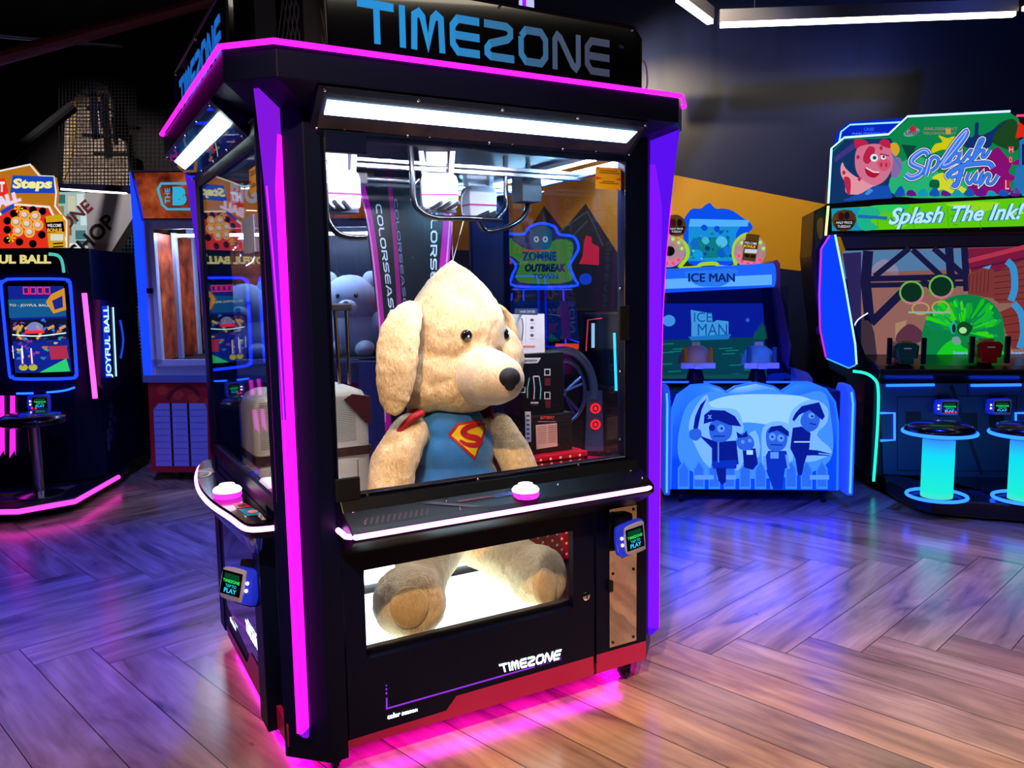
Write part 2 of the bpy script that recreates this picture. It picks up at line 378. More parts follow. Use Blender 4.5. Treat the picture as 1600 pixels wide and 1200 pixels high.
zz = [(-3.0, 1.2, 3.7), (-1.4, -.6, 3.7), (.2, 1.0, 3.7), (2.0, -.8, 3.7), (3.8, 1.1, 3.7), (5.4, 2.6, 3.7), (4.4, 4.4, 3.7)]
for i in range(len(zz)-1):
    tube_lamp(zz[i], zz[i+1], 'white tube lamp in the zigzag row under the ceiling over the open floor', 8)
for i, (p, q, *_ ) in enumerate(SPOTS):
    t = thing('unseen_spotlight', 'unseen black can spotlight, from a set partly added to light the scene', 'spotlight', RM, p, 'unseen ceiling spotlights, several of them added for light')
    dz = (Vector(q) - Vector(p)).normalized(); P0 = Vector(p)
    MB(BLK).tube([P0 - dz*.16, P0 - dz*.1, P0 + dz*.03], [.03, .06, .065], n=16).build('can', t)
    # the can sits behind its lamp: shift so that light leaves freely
    for ch in t.children: ch.location = -dz*.08
    MB(BLK).cyl(P0 - dz*.2, (P0.x, P0.y, CEIL), .012, n=8).build('stem', t)
# ceiling pipes seen at upper left
CP = Pl(RM, (0, 5.0, 0), (0, -1, 0))
def pipe(x0, y0, d0, x1, y1, d1, r, m, name, label, cat='pipe'):
    p = RM.hit(x0, y0, (0, d0, 0), (0, 1, 0)); q = RM.hit(x1, y1, (0, d1, 0), (0, 1, 0))
    o = MB(m).cyl(p, q, r, n=12).build(name); return tag(o, label, cat)
pipe(-80, 112, 5.0, 420, -25, 6.4, .045, pt('#5a1a16', .5), 'ceiling_pipe', 'long dark red pipe running diagonally under the ceiling at upper left')
pipe(-60, 50, 6.0, 190, 72, 7.0, .02, pt('#8a8a90', .3, 1.0), 'conduit', 'thin grey conduit below the dark red pipe at upper left')
pipe(-40, 290, 6.6, 112, 168, 7.4, .05, pt('#04050a', .8, spec=.1), 'diagonal_beam', 'black diagonal steel beam left of the wire mesh panel', 'beam')
# ------------------------------------------------------------------ left background: prize shop front and mesh wall
struct(MB(pt('#0a0c16', .7)).box((-7.4, 9.0, 0), (-1.9, 9.1, CEIL)).build('wall_shop'))
struct(MB(pt('#0b0e1c', .6)).box((-1.95, 7.5, 0), (-1.8, 9.1, CEIL)).build('wall_return'))
SP = Pl(RM, (0, 8.6, 0), (0, -1, 0)); SP2 = Pl(RM, (0, 8.3, 0), (0, -1, 0)); SP3 = Pl(RM, (0, 8.25, 0), (0, -1, 0))
def brick():
    m, nt, b = nodemat('brick'); t = nt.nodes.new('ShaderNodeTexBrick'); tc = nt.nodes.new('ShaderNodeTexCoord'); mp = nt.nodes.new('ShaderNodeMapping')
    mp.inputs['Rotation'].default_value = (math.pi/2, 0, 0); nt.links.new(tc.outputs['Object'], mp.inputs[0]); nt.links.new(mp.outputs[0], t.inputs[0])
    t.inputs['Scale'].default_value = 6; t.inputs['Color1'].default_value = lin('#c8b8a8'); t.inputs['Color2'].default_value = lin('#a89c94'); t.inputs['Mortar'].default_value = lin('#6a625c')
    nt.links.new(t.outputs[0], b.inputs['Base Color']); b.inputs['Roughness'].default_value = .8; return m
t = thing('brick_panel', 'pale brick panel lit behind black wire mesh at upper left', 'wall panel', RM, tuple(SP(150, 288)))
b = MB(brick()); b.plate([SP(*q) for q in [(98, 290), (102, 180), (112, 158), (128, 140), (146, 128), (165, 132), (172, 150), (178, 212), (196, 222), (205, 290)]], (0, .05, 0)); b.build('brick_face', t)
f = Art(SP2, BLK); f.line([(143, 125), (150, 218)], 12, BLK, 1); f.line([(118, 146), (170, 150)], 5, BLK, 1); f.line([(128, 211), (178, 213)], 5, BLK, 1); f.line([(156, 158), (161, 200)], 7, BLK, 1)
f.build('dark_bracing', t)
q = SP(150, 288); MB(BLK2).box((q.x-.5, 8.66, 0), (q.x+.5, 8.7, q.z+.1)).build('lower_wall', t)
cu = MB(pt('#b8a468', .7)); cu.plate([SP(x, y, 20) for x, y in [(112, 160), (122, 158), (118, 220), (108, 268), (98, 288), (112, 232)]], (0, .02, 0)); cu.build('curtain', t)
def wire_mesh(name, label, P, x0, y0, x1, y1, n, k, m, r):
    tl, tr, br, bl = P(x0, y0), P(x1, y0), P(x1, y1), P(x0, y1); w = MB(m)
    for i in range(n+1): q = i/n; w.cyl(tl.lerp(tr, q), bl.lerp(br, q), r, n=4)
    for i in range(k+1): q = i/k; w.cyl(tl.lerp(bl, q), tr.lerp(br, q), r, n=4)
    o = w.build(name); o['kind'] = 'stuff'; return tag(o, label, 'wire mesh')
wire_mesh('wire_mesh', 'black square wire mesh hanging before the pale brick panel', SP3, 92, 118, 212, 290, 22, 32, BLK2, .0045)
struct(MB(pt('#05070c', .8)).box((-5.0, 8.9, 0), (-3.2, 8.95, 2.4)).build('trim_2'))
wire_mesh('wire_mesh', 'dim grey-green wire mesh in the dark gap between the two prize machines', Pl(RM, (0, 8.5, 0), (0, -1, 0)), 140, 340, 222, 706, 15, 64, pt('#6a8490', .4, .3, glow='#304048', gs=.25), .006)
# shop: counter header tube, glazed front with slanted lettering
sh = thing('shop_front', 'lit prize shop front with slanted black letters on white and grey panels', 'shop front', RM, tuple(SP3(150, 430)))
Q = Pl(RM, (0, 8.1, 0), (0, -1, 0))
MB(BLK).plate([Q(60, 285), Q(208, 290), Q(208, 302), Q(60, 297)], (0, .08, 0)).build('header_bar', sh)
MB(em('#f4ecd8', 5)).plate([Q(95, 294, 4), Q(198, 301, 4), Q(198, 303.5, 4), Q(95, 297, 4)], (0, .02, 0)).build('header_light', sh)
a = Art(Q); lit = em('#a9c3c4', .85)
a.P([(60, 300), (133, 300), (140, 426), (60, 426)], lit, 0)
for x0, y0, x1, y1, c in [(88, 304, 102, 318, '#3a7a70'), (106, 306, 118, 330, '#d8d8b8'), (120, 303, 131, 322, '#e8f0f0'), (90, 322, 100, 340, '#9a8a50'), (104, 334, 120, 350, '#5c8a88'),
                          (126, 330, 136, 352, '#d8f4f4'), (100, 352, 112, 368, '#8a6a3a'), (118, 360, 134, 374, '#4a7a80'), (108, 380, 132, 392, '#f4ffff'), (112, 398, 136, 412, '#6a98a0'), (122, 376, 140, 384, '#405860')]:
    a.rect(x0, y0, x1, y1, em(c, .8), 1)
a.build('lit_shelves', sh)
a = Art(Q); a.P([(133, 301), (208, 303), (208, 350), (160, 426), (141, 424)], pt('#9096a0', .5), 3); a.P([(208, 340), (208, 362), (166, 430), (154, 426)], pt('#0c0d12', .4), 4); a.P([(142, 405), (172, 408), (160, 428), (142, 426)], pt('#1c3050', .3), 4)
a.build('grey_panel', sh); q0, q1 = Q(60, 428), Q(160, 428); MB(BLK2).box((q0.x, 8.12, 0), (q1.x, 8.2, q0.z+.02)).build('shop_counter', sh)
def slant(t, x0, y0, x1, y1, h, m, nm):
    d = Vector((x1-x0, y1-y0)); n = Vector((d.y, -d.x)).normalized()*h; a = Art(Q)
    a.text(t, ((x0+n.x, y0+n.y), (x1+n.x, y1+n.y), (x1, y1), (x0, y0)), m, 8, .03); a.build(nm, sh)
slant('TIMEZONE', 45, 412, 147, 326, 20, pt('#5a1420', .5), 'lettering')
slant('PRIZE SHOP', 58, 470, 184, 350, 25, pt('#08080c', .5), 'lettering')
# ================================================================== MAIN CRANE MACHINE
A = Fr(-.529, 2.386, 29.39)
M = thing('crane_machine', 'large black plush crane machine with magenta edge lights in the foreground', 'crane machine', A, (.56, .67, 0))
MGS = em('#ff18f4', 3.0); VIO = em('#6a10ff', 1.3); LEDW = em('#e8fbff', 14)
RED = pt('#a8105c', .35, glow='#700838', gs=.16)
# --- lower cabinet: shell, doors
b = MB(BLK)
b.prism([(-.06, .02), (.0, .02), (0, .045), (-.06, .045)], .08, .86)      # narrow return beside the door
b.box((1.13, .02, .08), (1.16, .05, .86)); b.box((-.165, .34, .08), (-.14, 1.24, .62)); b.box((1.27, .11, .08), (1.285, 1.24, .62))
b.box((-.06, 1.33, .08), (1.18, 1.35, .62)); b.prism([(-.05, .02), (1.17, .02), (1.27, .12), (1.27, 1.22), (1.17, 1.33), (-.05, 1.33), (-.16, 1.22), (-.16, .12)], .07, .10); b.box((-.14, .30, .30), (1.27, 1.33, .325))
b.build('cabinet', M, bevel=.003)
def hole_panel(name, u0, u1, z0, z1, h, v0, v1, m, par=M, bev=.003):
    x0, x1, y0, y1 = h; b = MB(m)
    out = [(u0, z0), (u1, z0), (u1, z1), (u0, z1)]; inn = [(x0, y0), (x1, y0), (x1, y1), (x0, y1)]
    for i in range(4):
        j = (i+1) % 4
        q = [out[i], out[j], inn[j], inn[i]]
        b.loft([[(x, v0, y) for x, y in q], [(x, v1, y) for x, y in q]])
    return b.build(name, par)
door = hole_panel('prize_door', 0.004, .938, .08, .745, (.07, .847, .358, .645), 0, .03, BLK)
FP = F(A, 0); a = Art(FP)
a.P([(544, 1157), (697, 1110), (713, 1087), (927, 1025), (928, 1055), (544, 1170)], RED, 1); a.build('kick_stripe', door)
a = Art(FP); lm = em('#9a38e8', 1.0); a.line([(604, 1090), (604, 1107), (835, 1041.5)], 2.4, lm, 1)
for y0, y1 in ((1070, 1072), (1075, 1078), (1081, 1085)): a.line([(603.5, y0), (603.5, y1)], 2.2, lm, 1)
a.build('printed_line', door)
a = Art(FP); W1 = em('#f4ffff', 3.0); a.word(wide_word('TIMEZONE', .24), ((779, 1038), (877, 1014), (873, 1030), (783, 1051)), W1, 2)
a.build('glowing_letters', door); a = Art(FP); a.text('color season', ((605, 1115.5), (652, 1104.5), (652, 1111), (605, 1124)), W1, 2, .04); a.build('small_glowing_letters', door)
a = Art(FP); a.text('PLAYER ONE', ((839, 1036), (877, 1025.5), (877, 1030.5), (839, 1041.5)), em('#7a3ac8', .8), 2, .02); a.build('small_print', door)
k = MB(CHROME); k.lathe([(.016, 0), (.016, -.006), (.012, -.009)], (.901, 0, .393), CHROME, 20, 'y'); k.build('door_lock', door, True)
k2 = MB(BLK2); k2.box((.899, -.011, .386), (.903, -.009, .400)); k2.build('keyhole', door)
lw = MB(glass('#f8fcff')); lw.box((.06, .03, .35), (.857, .033, .655)); lw.build('lower_window', M)
# service column with polished plate
sc = MB(BLK); sc.box((.948, .0, .12), (1.18, .03, .745)); col = sc.build('service_door', M, bevel=.003)
MB(RED).box((.948, .0, .084), (1.18, .025, .119)).build('kick_stripe', M); a = Art(FP); a.P([(932, 1023), (1009, 1001), (1009, 1030), (932, 1052)], RED, 1); a.build('kick_stripe', M)
pl = MB(pt('#d8d0c0', .07, 1.0, bump=.05, bscale=14)); pl.box((1.005, -.004, .172), (1.13, 0.0, .70)); plate = pl.build('steel_plate', col)
dots('screw', [(u, -.004, z) for u, z in [(1.02, .685), (1.115, .685), (1.02, .455), (1.115, .455), (1.02, .19), (1.115, .19)]], .006, col, DKM)
MB(BLK2).box((.998, -.012, .39), (1.016, 0, .43)).build('latch', col)
# --- corner columns (chamfer), posts above and below
def corner_col(pts, z0, z1, nm='corner_column'): b = MB(BLK); b.prism(pts, z0, z1); return b.build(nm, M, bevel=.004)
corner_col([(-.06, 0), (0.0, 0), (0.0, .05), (-.09, .09), (-.14, .115), (-.17, .115), (-.17, .11)], .05, 2.07)
corner_col([(1.08, 0), (1.18, 0), (1.29, .11), (1.29, .2), (1.22, .2), (1.13, .06), (1.08, .05)], .745, 2.07)
corner_col([(1.18, 0), (1.29, .11), (1.29, .2), (1.18, .09)], .08, .745)
corner_col([(-.17, 1.14), (-.14, 1.14), (-.14, 1.22), (-.03, 1.31), (-.03, 1.35), (-.06, 1.35), (-.17, 1.24)], .08, 2.07)
corner_col([(1.29, 1.215), (1.29, 1.24), (1.18, 1.35), (1.13, 1.35), (1.13, 1.32), (1.255, 1.215)], .08, 2.07)
MB(BLK).box((-.195, .235, .075), (-.14, .345, .72)).build('side_pillar', M, bevel=.004)
MB(RED).box((-.165, .10, .085), (-.15, .24, .16)).build('kick_stripe', M)
MB(BLK).box((-.165, .24, .62), (-.14, 1.24, .87)).build('side_ledge', M)
# --- upper frame and glazing
hole_panel('window_frame', -.012, 1.085, .745, 2.0, (.0, 1.075, .89, 1.945), .0, .03, BLK)
MB(glass('#fafcff')).box((-.005, .022, .88), (1.08, .028, 1.95)).build('front_glass', M)
bd = MB(pt('#8e939c', .2, 1.0))
for q in [((-.002, .0), (.0, 0))]: pass
bd.tube([(.0, -.003, 1.945), (.0, -.003, .89)], .0022, n=6); bd.tube([(1.076, -.003, 1.945), (1.076, -.003, .89)], .0022, n=6); bd.tube([(.0, -.003, .888), (1.076, -.003, .888)], .0025, n=6)
bd.build('window_bead', M)
MB(BLK2).box((-.012, -.014, .875), (.065, .0, .945)).build('hinge_block', M, bevel=.003); MB(BLK2).box((1.045, -.014, 1.315), (1.09, 0, 1.44)).build('hinge_block', M, bevel=.003)
MB(BLK).box((.0, -.008, 1.905), (.125, .02, 1.965)).build('hinge_block', M, bevel=.003)
# side glass (left): frame bars + pane; right side and rear panes
sf = MB(BLK)
for q in [((-.17, .11, 1.93), (-.14, 1.24, 2.0)), ((-.17, .11, .84), (-.14, 1.24, .885)), ((-.17, .108, .87), (-.145, .122, 1.95)), ((-.17, 1.16, .87), (-.145, 1.22, 1.95))]: sf.box(*q)
sf.build('side_frame', M, bevel=.002)
MB(glass('#f4f8ff', 1.5)).box((-.163, .1, .87), (-.158, 1.2, 1.95)).build('side_glass', M)
MB(glass('#eef4fa', 1.5)).box((1.25, .06, .62), (1.255, 1.26, 2.0)).build('side_glass', M)
MB(glass('#eef4fa', 1.5)).box((-.04, 1.315, .62), (1.18, 1.32, 2.0)).build('rear_glass', M)
# --- roof hat
def octo(o, c=.115): 
    u0, u1, v0, v1 = -.157-o, 1.23+o, -.0-o, 1.33+o
    return [(u0+c, v0), (u1-c, v0), (u1, v0+c), (u1, v1-c), (u1-c, v1), (u0+c, v1), (u0, v1-c), (u0, v0+c)]
r = MB(BLK); r.loft([[(x, y, z) for x, y in octo(o)] for o, z in [(.0, 2.02), (.10, 2.065), (.11, 2.07), (.11, 2.15), (.10, 2.155)]]); hat = r.build('roof', M, bevel=.002)
r = MB(MGS); P = octo(.118); r.tube([(x, y, 2.158) for x, y in P], .008, n=6, closed=True); r.build('roof_edge_light', M)
# LED light boxes under the hat: slanted glazed tray with a bright bar
def tray(pf, u0, u1, name):
    t = MB(BLK); t.add([pf(u0-.03, -.105, 2.062), pf(u1+.03, -.105, 2.062), pf(u1+.03, -.0, 1.965), pf(u0-.03, 0, 1.965)], [(0, 1, 2, 3)]); t.add([pf(u0-.03, -.105, 2.062), pf(u1+.03, -.105, 2.062), pf(u1+.03, 0, 2.06), pf(u0-.03, 0, 2.06)], [(0,1,2,3)])
    t.add([pf(u0-.03, -.105, 2.062), pf(u0-.03, 0, 1.965), pf(u0-.03, 0, 2.06)], [(0,1,2)]); t.add([pf(u1+.03, -.105, 2.062), pf(u1+.03, 0, 1.965), pf(u1+.03, 0, 2.06)], [(0,1,2)]); o = t.build(name, M)
    l = MB(LEDW); f = lambda u, s, d=.003: pf(u, -.105+.105*s - d, 2.062-.097*s - d)
    l.add([f(u0, .28), f(u1, .28), f(u1-.02, .62), f(u0, .62)], [(0, 1, 2, 3)]); l.build('light_bar', o)
    c = MB(glass('#bfeef8', 1.6)); c.add([f(u0-.015, .1, .008), f(u1+.012, .1, .008), f(u1-.0, .9, .008), f(u0-.015, .9, .008)], [(0, 1, 2, 3)]); c.build('cover', o)
    dots('screw', [f(u0-.015+(u1-u0+.03)*k, q, .006) for k in (0, .25, .5, .75, 1) for q in (.06, .93)], .005, o)
tray(lambda u, v, z: (u, v, z), -.01, 1.07, 'front_light_box')
tray(lambda u, v, z: (-.17 + v, u, z), .22, 1.20, 'side_light_box')
# --- corner fins: acrylic plates flaring towards the top with a light strip at their root
def fin(cu, cv, du, dv, mt, core, z0=.13):
    d = Vector((du, dv, 0)).normalized(); n = Vector((-d.y, d.x, 0)); b = MB(mt); rings = []
    zs = [z0, z0+.03, .6, 1.0, 1.4, 1.6, 1.8, 1.95, 2.07]; ws = [.012, .04, .04, .041, .048, .058, .074, .09, .105]
    for z, w in zip(zs, ws):
        p = Vector((cu, cv, z)) - d*.004; q = p + d*(w+.004); rings.append([p + n*.008, q + n*.008, q - n*.008, p - n*.008])
    b.loft(rings); o = b.build('corner_fin', M)
    c = MB(core); s = .0095; cw = lambda z, w: min(w+.002, .044) if z < 1.5 else (.044 if z < 1.9 else .02)
    for ra, rb in zip(rings[:-2], rings[1:-1]): pass
    rr = [[Vector((cu, cv, z)) + n*s, Vector((cu, cv, z)) + d*cw(z, w) + n*s, Vector((cu, cv, z)) + d*cw(z, w) - n*s, Vector((cu, cv, z)) - n*s] for z, w in zip(zs[1:-1], ws[1:-1])]
    c.loft(rr); c.build('light_strip', o)
    e = MB(em('#ff20e0', 1.6)); 
    e.tube([Vector((cu, cv, z)) + d*(w+.001) for z, w in zip(zs[1:-2], ws[1:-2])], .0022, n=6); e.build('edge_light', o)
FINM = em('#a814ff', 1.15)
fin(-.115, .055, -1, -1, em('#8a18e8', .9), em('#ff14f8', 2.2)); fin(1.235, .055, 1, -1, em('#5a10f0', 1.0), em('#7412ff', 1.3), .15)
fin(-.115, 1.295, -1, 1, em('#5a20e0', .8), em('#7a18ff', 1.2)); fin(1.235, 1.295, 1, 1, em('#5a20e0', .8), em('#7a18ff', 1.2))
# --- front console
c = MB(pt('#04050c', .38, spec=.3)); prof = [(.0, .88), (-.012, .875), (-.035, .845), (-.10, .812), (-.118, .80), (-.118, .775), (-.10, .76), (0, .70)]
c.prism(prof, .0, 1.12, 'x'); con = c.build('front_console', M, bevel=.003)
s = MB(em('#ff84ff', 6)); s.tube([(-.012, -.02, .792), (-.012, -.095, .792), (.012, -.121, .792), (1.085, -.121, .792), (1.118, -.105, .792)], .0085, n=8); s.build('console_light', con)
def push_button(c0, par, sc=1.0):
    b = MB(pt('#e02ad0', .3, glow='#ff30e8', gs=1.4)); b.lathe([(.042*sc, 0), (.046*sc, .008), (.044*sc, .02)], c0, None, 28); o = b.build('push_button', par, True)
    d = MB(em('#ffe8ff', 2.6)); d.lathe([(.044*sc, .02), (.046*sc, .026), (.04*sc, .034), (.026*sc, .040), (.024*sc, .046), (.001, .047)], c0, None, 28); d.build('button_cap', o, True)
push_button((.612, -.072, .818), con)
a = MB(pt('#2a1030', .4))
a.add([(.25, -.045, .843), (.29, -.045, .843), (.45, -.095, .8165), (.41, -.095, .8165)], [(0,1,2,3)]); a.build('console_decal', con)
sl = lambda u, t: (u, -.038-.06*t, .8455-.03*t)
a = MB(pt('#b01830', .4)); a.flat = True
a.poly([sl(.37, .3), sl(.52, .3), sl(.52, .42), sl(.37, .42)], pt('#5a1430', .4)); a.poly([sl(.50, .25), sl(.575, .25), sl(.575, .5), sl(.50, .5)], pt('#182a88', .4))
for i in range(12): a.poly([sl(.06+i*.018, .5), sl(.066+i*.018, .5), sl(.05+i*.018, .95), sl(.044+i*.018, .95)], pt('#3a1828', .4))
a.build('console_decal', con); dots('screw', [sl(u, t) for u, t in [(.03, .1), (.05, .8), (.33, .3), (.36, .9), (.75, .3), (1.07, .1), (1.09, .8)]], .006, con)
# --- side console, bowed outward
cur = [(-.168, 1.215), (-.215, 1.20), (-.262, 1.0), (-.288, .78), (-.292, .62), (-.285, .48), (-.262, .30), (-.248, .17), (-.225, .13), (-.168, .115)]
cv = [(p.x, p.y) for p in spline([(x, y, 0) for x, y in cur], 3)]
c = MB(pt('#060710', .15, coat=.6)); c.loft([[(-.168+(x+.168)*k, y if k > .9 else .66+(y-.66)*(.6+.4*k), z) for x, y in cv] for k, z in [(.35, .66), (.97, .762), (1, .775), (1, .80), (.97, .808)]]); sc_ = c.build('side_console', M)
s = MB(em('#ff90ff', 5)); s.tube([(x-.002, y, .79) for x, y in cv[2:]], .0085, n=8); s.build('console_light', sc_)
push_button((-.232, .52, .808), sc_, 1.05)
a = Loc('t', .808); a.P([(-.235, .41), (-.20, .40), (-.19, .33), (-.235, .34)], pt('#b81c28', .3), 1); a.ell(-.215, .37, .012, .016, pt('#28080c', .4), 2); a.P([(-.235, .33), (-.19, .32), (-.18, .22), (-.225, .23)], pt('#1878a8', .3), 1); a.ell(-.2, .27, .016, .02, pt('#c88a90', .4), 2)
a.P([(-.25, 1.03), (-.20, 1.05), (-.20, .95), (-.27, .9)], pt('#6a5a18', .3), 1); a.line([(-.26, 1.0), (-.22, .96), (-.235, .90), (-.27, .88)], .008, pt('#e8dca0', .3), 2, 4)
a.P([(-.24, .66), (-.20, .66), (-.20, .62), (-.24, .62)], pt('#a01828', .3), 1); a.P([(-.26, .62), (-.20, .62), (-.20, .60), (-.26, .60)], em('#1848e8', .8), 1); a.build('console_decal', sc_)
a = Loc('t', .808); a.text('TIMEZONE', ((-.185, .24), (-.185, .15), (-.197, .15), (-.197, .24)), pt('#e8e8f0', .4), 2); a.build('small_print', sc_)
# --- lower side face: steel strip, dark glazed panel, letters, reader
s = MB(pt('#a8acc0', .12, 1.0)); s.box((-.172, .35, .10), (-.165, .415, .62)); s.build('steel_plate', M)
s = MB(pt('#1c2038', .08, coat=.8)); s.plate([(-.168, 1.06, .60), (-.168, .42, .62), (-.168, .42, .18), (-.168, .5, .16), (-.168, 1.06, .22)], (.004, 0, 0)); s.build('side_panel', M)
a = Loc('s', -.169); a.P([(1.08, .085), (.36, .085), (.36, .20), (.60, .20), (.68, .125), (1.08, .125)], RED, 1); a.build('kick_stripe', M)
a = Loc('s', -.169); a.line([(.98, .30), (.93, .22), (.46, .30)], .006, em('#a038d0', .8), 1); a.build('printed_line', M)
a = Loc('s', -.169); a.word(wide_word('TIMEZONE', .24), ((.66, .305), (.43, .305), (.43, .262), (.66, .262)), W1, 2); a.build('glowing_letters', M); a = Loc('s', -.169); a.tx('color season', .99, .205, .87, .18, W1, 2, .05); a.build('small_glowing_letters', M)
def reader(par, O, ex, ey, ez, q=1):
    """card reader: rounded wedge body, dark screen, two lamps; ex = right, ey = up, ez = out of the face"""
    ex, ey, ez, O = Vector(ex), Vector(ey), Vector(ez), Vector(O); T = lambda x, y, z: O + ex*x + ey*y + ez*z
    b = MB(pt('#2436b8', .3, glow='#1430ff', gs=.35)); out = [(-.078, -.02), (-.06, -.055), (.06, -.058), (.078, -.045), (.08, .03), (.068, .055), (-.055, .052), (-.075, .03)]
    o2 = [(p.x, p.y) for p in spline([(x, y, 0) for x, y in out], 3, True)]
    b.loft([[T(x*k, y*k, z) for x, y in o2] for k, z in [(.8, 0), (1, .012), (1, .03), (.93, .04)]]); bo = b.build('card_reader', par, True)
    f = MB(pt('#9aa2c8', .3)); f.loft([[T(.018*q+(x-.0)*k*.8, y*k, z) for x, y in o2] for k, z in [(.93, .034), (.93, .044), (.86, .047)]]); f.build('bezel', bo, True)
    g = MB(pt('#04060a', .1)); g.flat = True; g.poly([T(x, y, .0478) for x, y in [(.018*q-.05, -.038), (.018*q+.05, -.038), (.018*q+.05, .038), (.018*q-.05, .038)]]); g.build('screen', bo)
    h = MB(em('#18d850', 1)); h.flat = True
    def tx(t, x0, y0, x1, y1, m):
        vs, fs, a0, a1, b0, b1 = text2d(t, .02) if t != 'TIMEZONE' else wide_word(t)
        h.add([T(-.018+.018*q+x0+(v.x-a0)/(a1-a0)*(x1-x0), y0+(v.y-b0)/(b1-b0)*(y1-y0), .0486) for v in vs], fs, m)
    h.add([T(x+.018*q-.018, y, .0482) for x, y in [(-.02, .012), (.055, .012), (.055, .030), (-.02, .030)]], [(0,1,2,3)], em('#0a4a30', .8))
    tx('TIMEZONE', -.024, .001, .06, .011, em('#28f060', 1.2)); tx('TAP TO', -.008, -.014, .046, -.004, em('#20c0d8', 1.1)); tx('PLAY', -.012, -.032, .05, -.017, em('#30c8ff', 1.2)); h.build('screen_text', bo)
    dots('indicator_lamp', [T(-.052*q, y, .0405) for y in (-.012, .012)], .006, bo, em('#ffd8e8', 5)); k = MB(BLK2)
    k.loft([[T(x, y, z) for x, y in [(-.04, -.07), (.04, -.07), (.04, .075), (-.04, .075)]] for z in (-.035, .004)]); k.build('bracket', bo); return bo
cr = reader(M, (1.052, -.045, .603), Vector((.97, .24, 0)), (0, .15, .99), Vector((-.24, -.96, .05)))
reader(M, (-.215, .36, .545), (.46, -.88, 0), (.22, .115, .964), (-.86, -.45, .25), -1)
# --- under-glow and castors
u = MB(em('#ff10e8', 7)); q0, q1 = octo(-.03, .11), octo(-.10, .08); u.loft([[(x, y, .066) for x, y in q0], [(x, y, .066) for x, y in q1]], cap=False); u.build('underglow_strip', M)
for x, y in [(-.03, .06), (1.12, .06), (-.06, 1.22), (1.14, 1.22)]:
    k = MB(DKM); k.lathe([(.028, 0), (.028, .012), (.012, .02), (.012, .035)], (x, y, .045), None, 14); k.box((x-.016, y-.02, .02), (x-.012, y+.02, .05)); k.box((x+.012, y-.02, .02), (x+.016, y+.02, .05)); co = k.build('caster', M)
    MB(RUB).lathe([(.012, -.012), (.026, -.009), (.026, .009), (.012, .012)], (x, y, .026), None, 16, 'x').build('wheel', co, True)
# --- roof signs with glowing name and posts with lattice
def sign(pf, u0, u1, name, grad):
    t = MB(pt('#04050c', .08, coat=.8)); o = [(u0, 2.152), (u1, 2.152), (u1, 2.34), (u1-.03, 2.375), (u0+.03, 2.375), (u0, 2.34)]
    t.loft([[pf(x, -.065, z) for x, z in o], [pf(x, -.045, z) for x, z in o]]); s = t.build(name, M)
    fr = MB(DKM); fr.tube([pf(x, -.064, z) for x, z in o], .006, n=6, closed=True); fr.build('sign_frame', s)
    for i, ch in enumerate('TIMEZONE'):
        pass
    vs, fs, a0, a1, b0, b1 = wide_word('TIMEZONE'); g = MB(); g.flat = True
    L = u1-u0; x0, x1 = (.09, .962) if name == 'front_sign' else (u0+L*.105, u1-L*.09)
    T = lambda v, gr, d: pf(x0+(v.x-a0)/(a1-a0)*(x1-x0)*1.0, -.0665-d, 2.203+(v.y-b0)*.118)
    for f in fs:
        cx = sum((vs[k].x for k in f)) / len(f) / a1; k = max(0, min(7, int(cx*8)))
        g.add([T(vs[q], 0, 0) for q in f], [tuple(range(len(f)))], em(grad[k], 1.0))
    g.build('sign_letters', s)
    dots('screw', [pf(x, -.067, z) for x, z in [(u0+.015, 2.165), (u1-.015, 2.165), (u0+.04, 2.365), (u1-.04, 2.365), ((u0+u1)/2, 2.365), ((u0*2+u1)/3, 2.165), ((u0+u1*2)/3, 2.165)]], .005, s)
    return s
fs_ = sign(lambda u, v, z: (u, v, z), .0, 1.095, 'front_sign', ['#2a90d8', '#2a90d4', '#2c8acc', '#2e80be', '#34709c', '#3a5e80', '#424f68', '#3e4258'])
vs, fs, a0, a1, b0, b1 = text2d('TM'); g = MB(); g.flat = True; g.add([(1.0+(v.x-a0)*.016, -.0665, 2.30+(v.y-b0)*.016) for v in vs], fs, pt('#8a90a8', .5)); g.build('small_print', fs_)
sign(lambda u, v, z: (-.17+v+.01, 1.24-u, z), .02, 1.10, 'side_sign', ['#1c68c8']*8)
g = MB(DKM)
for x, y in [(-.13, .10), (-.02, -.0)]: g.prism([(x-.03, y-.02), (x+.03, y-.02), (x+.03, y+.02), (x-.03, y+.02)], 2.15, 2.6)
g.build('roof_posts', M); g = MB(pt('#15161e', .5))
for i in range(9): g.cyl((-.11+.01*i, .08-.009*i, 2.15), (-.11+.01*i+.05, .08-.009*i-.045, 2.5), .002, n=4); g.cyl((-.06+.01*i, .035-.009*i, 2.15), (-.11+.01*i, .08-.009*i, 2.5), .002, n=4)
g.build('roof_lattice', M)
g = MB(em('#c8d0ff', .9)); g.cyl((.98, .5, 2.15), (.98, .5, 2.62), .03, n=16); g.cyl((.955, .475, 2.15), (.955, .475, 2.62), .008, em('#7a10ff', 2), n=8); g.build('beacon_pole', M)
g = MB(WHITE); g.tube(spline([(1.115, -.03, 2.15), (1.15, -.03, 2.2), (1.145, -.03, 2.27), (1.125, -.03, 2.29)], 5), .003, n=6); g.build('sign_cable', M)
# window screws
dots('screw', [(u, -.002, 1.972) for u in (.06, .33, .62, .95)] + [(u, -.002, .882) for u in (.09, .47, .87)] + [(1.07, .018, z) for z in (.95, 1.2, 1.5, 1.85)], .0052, M)
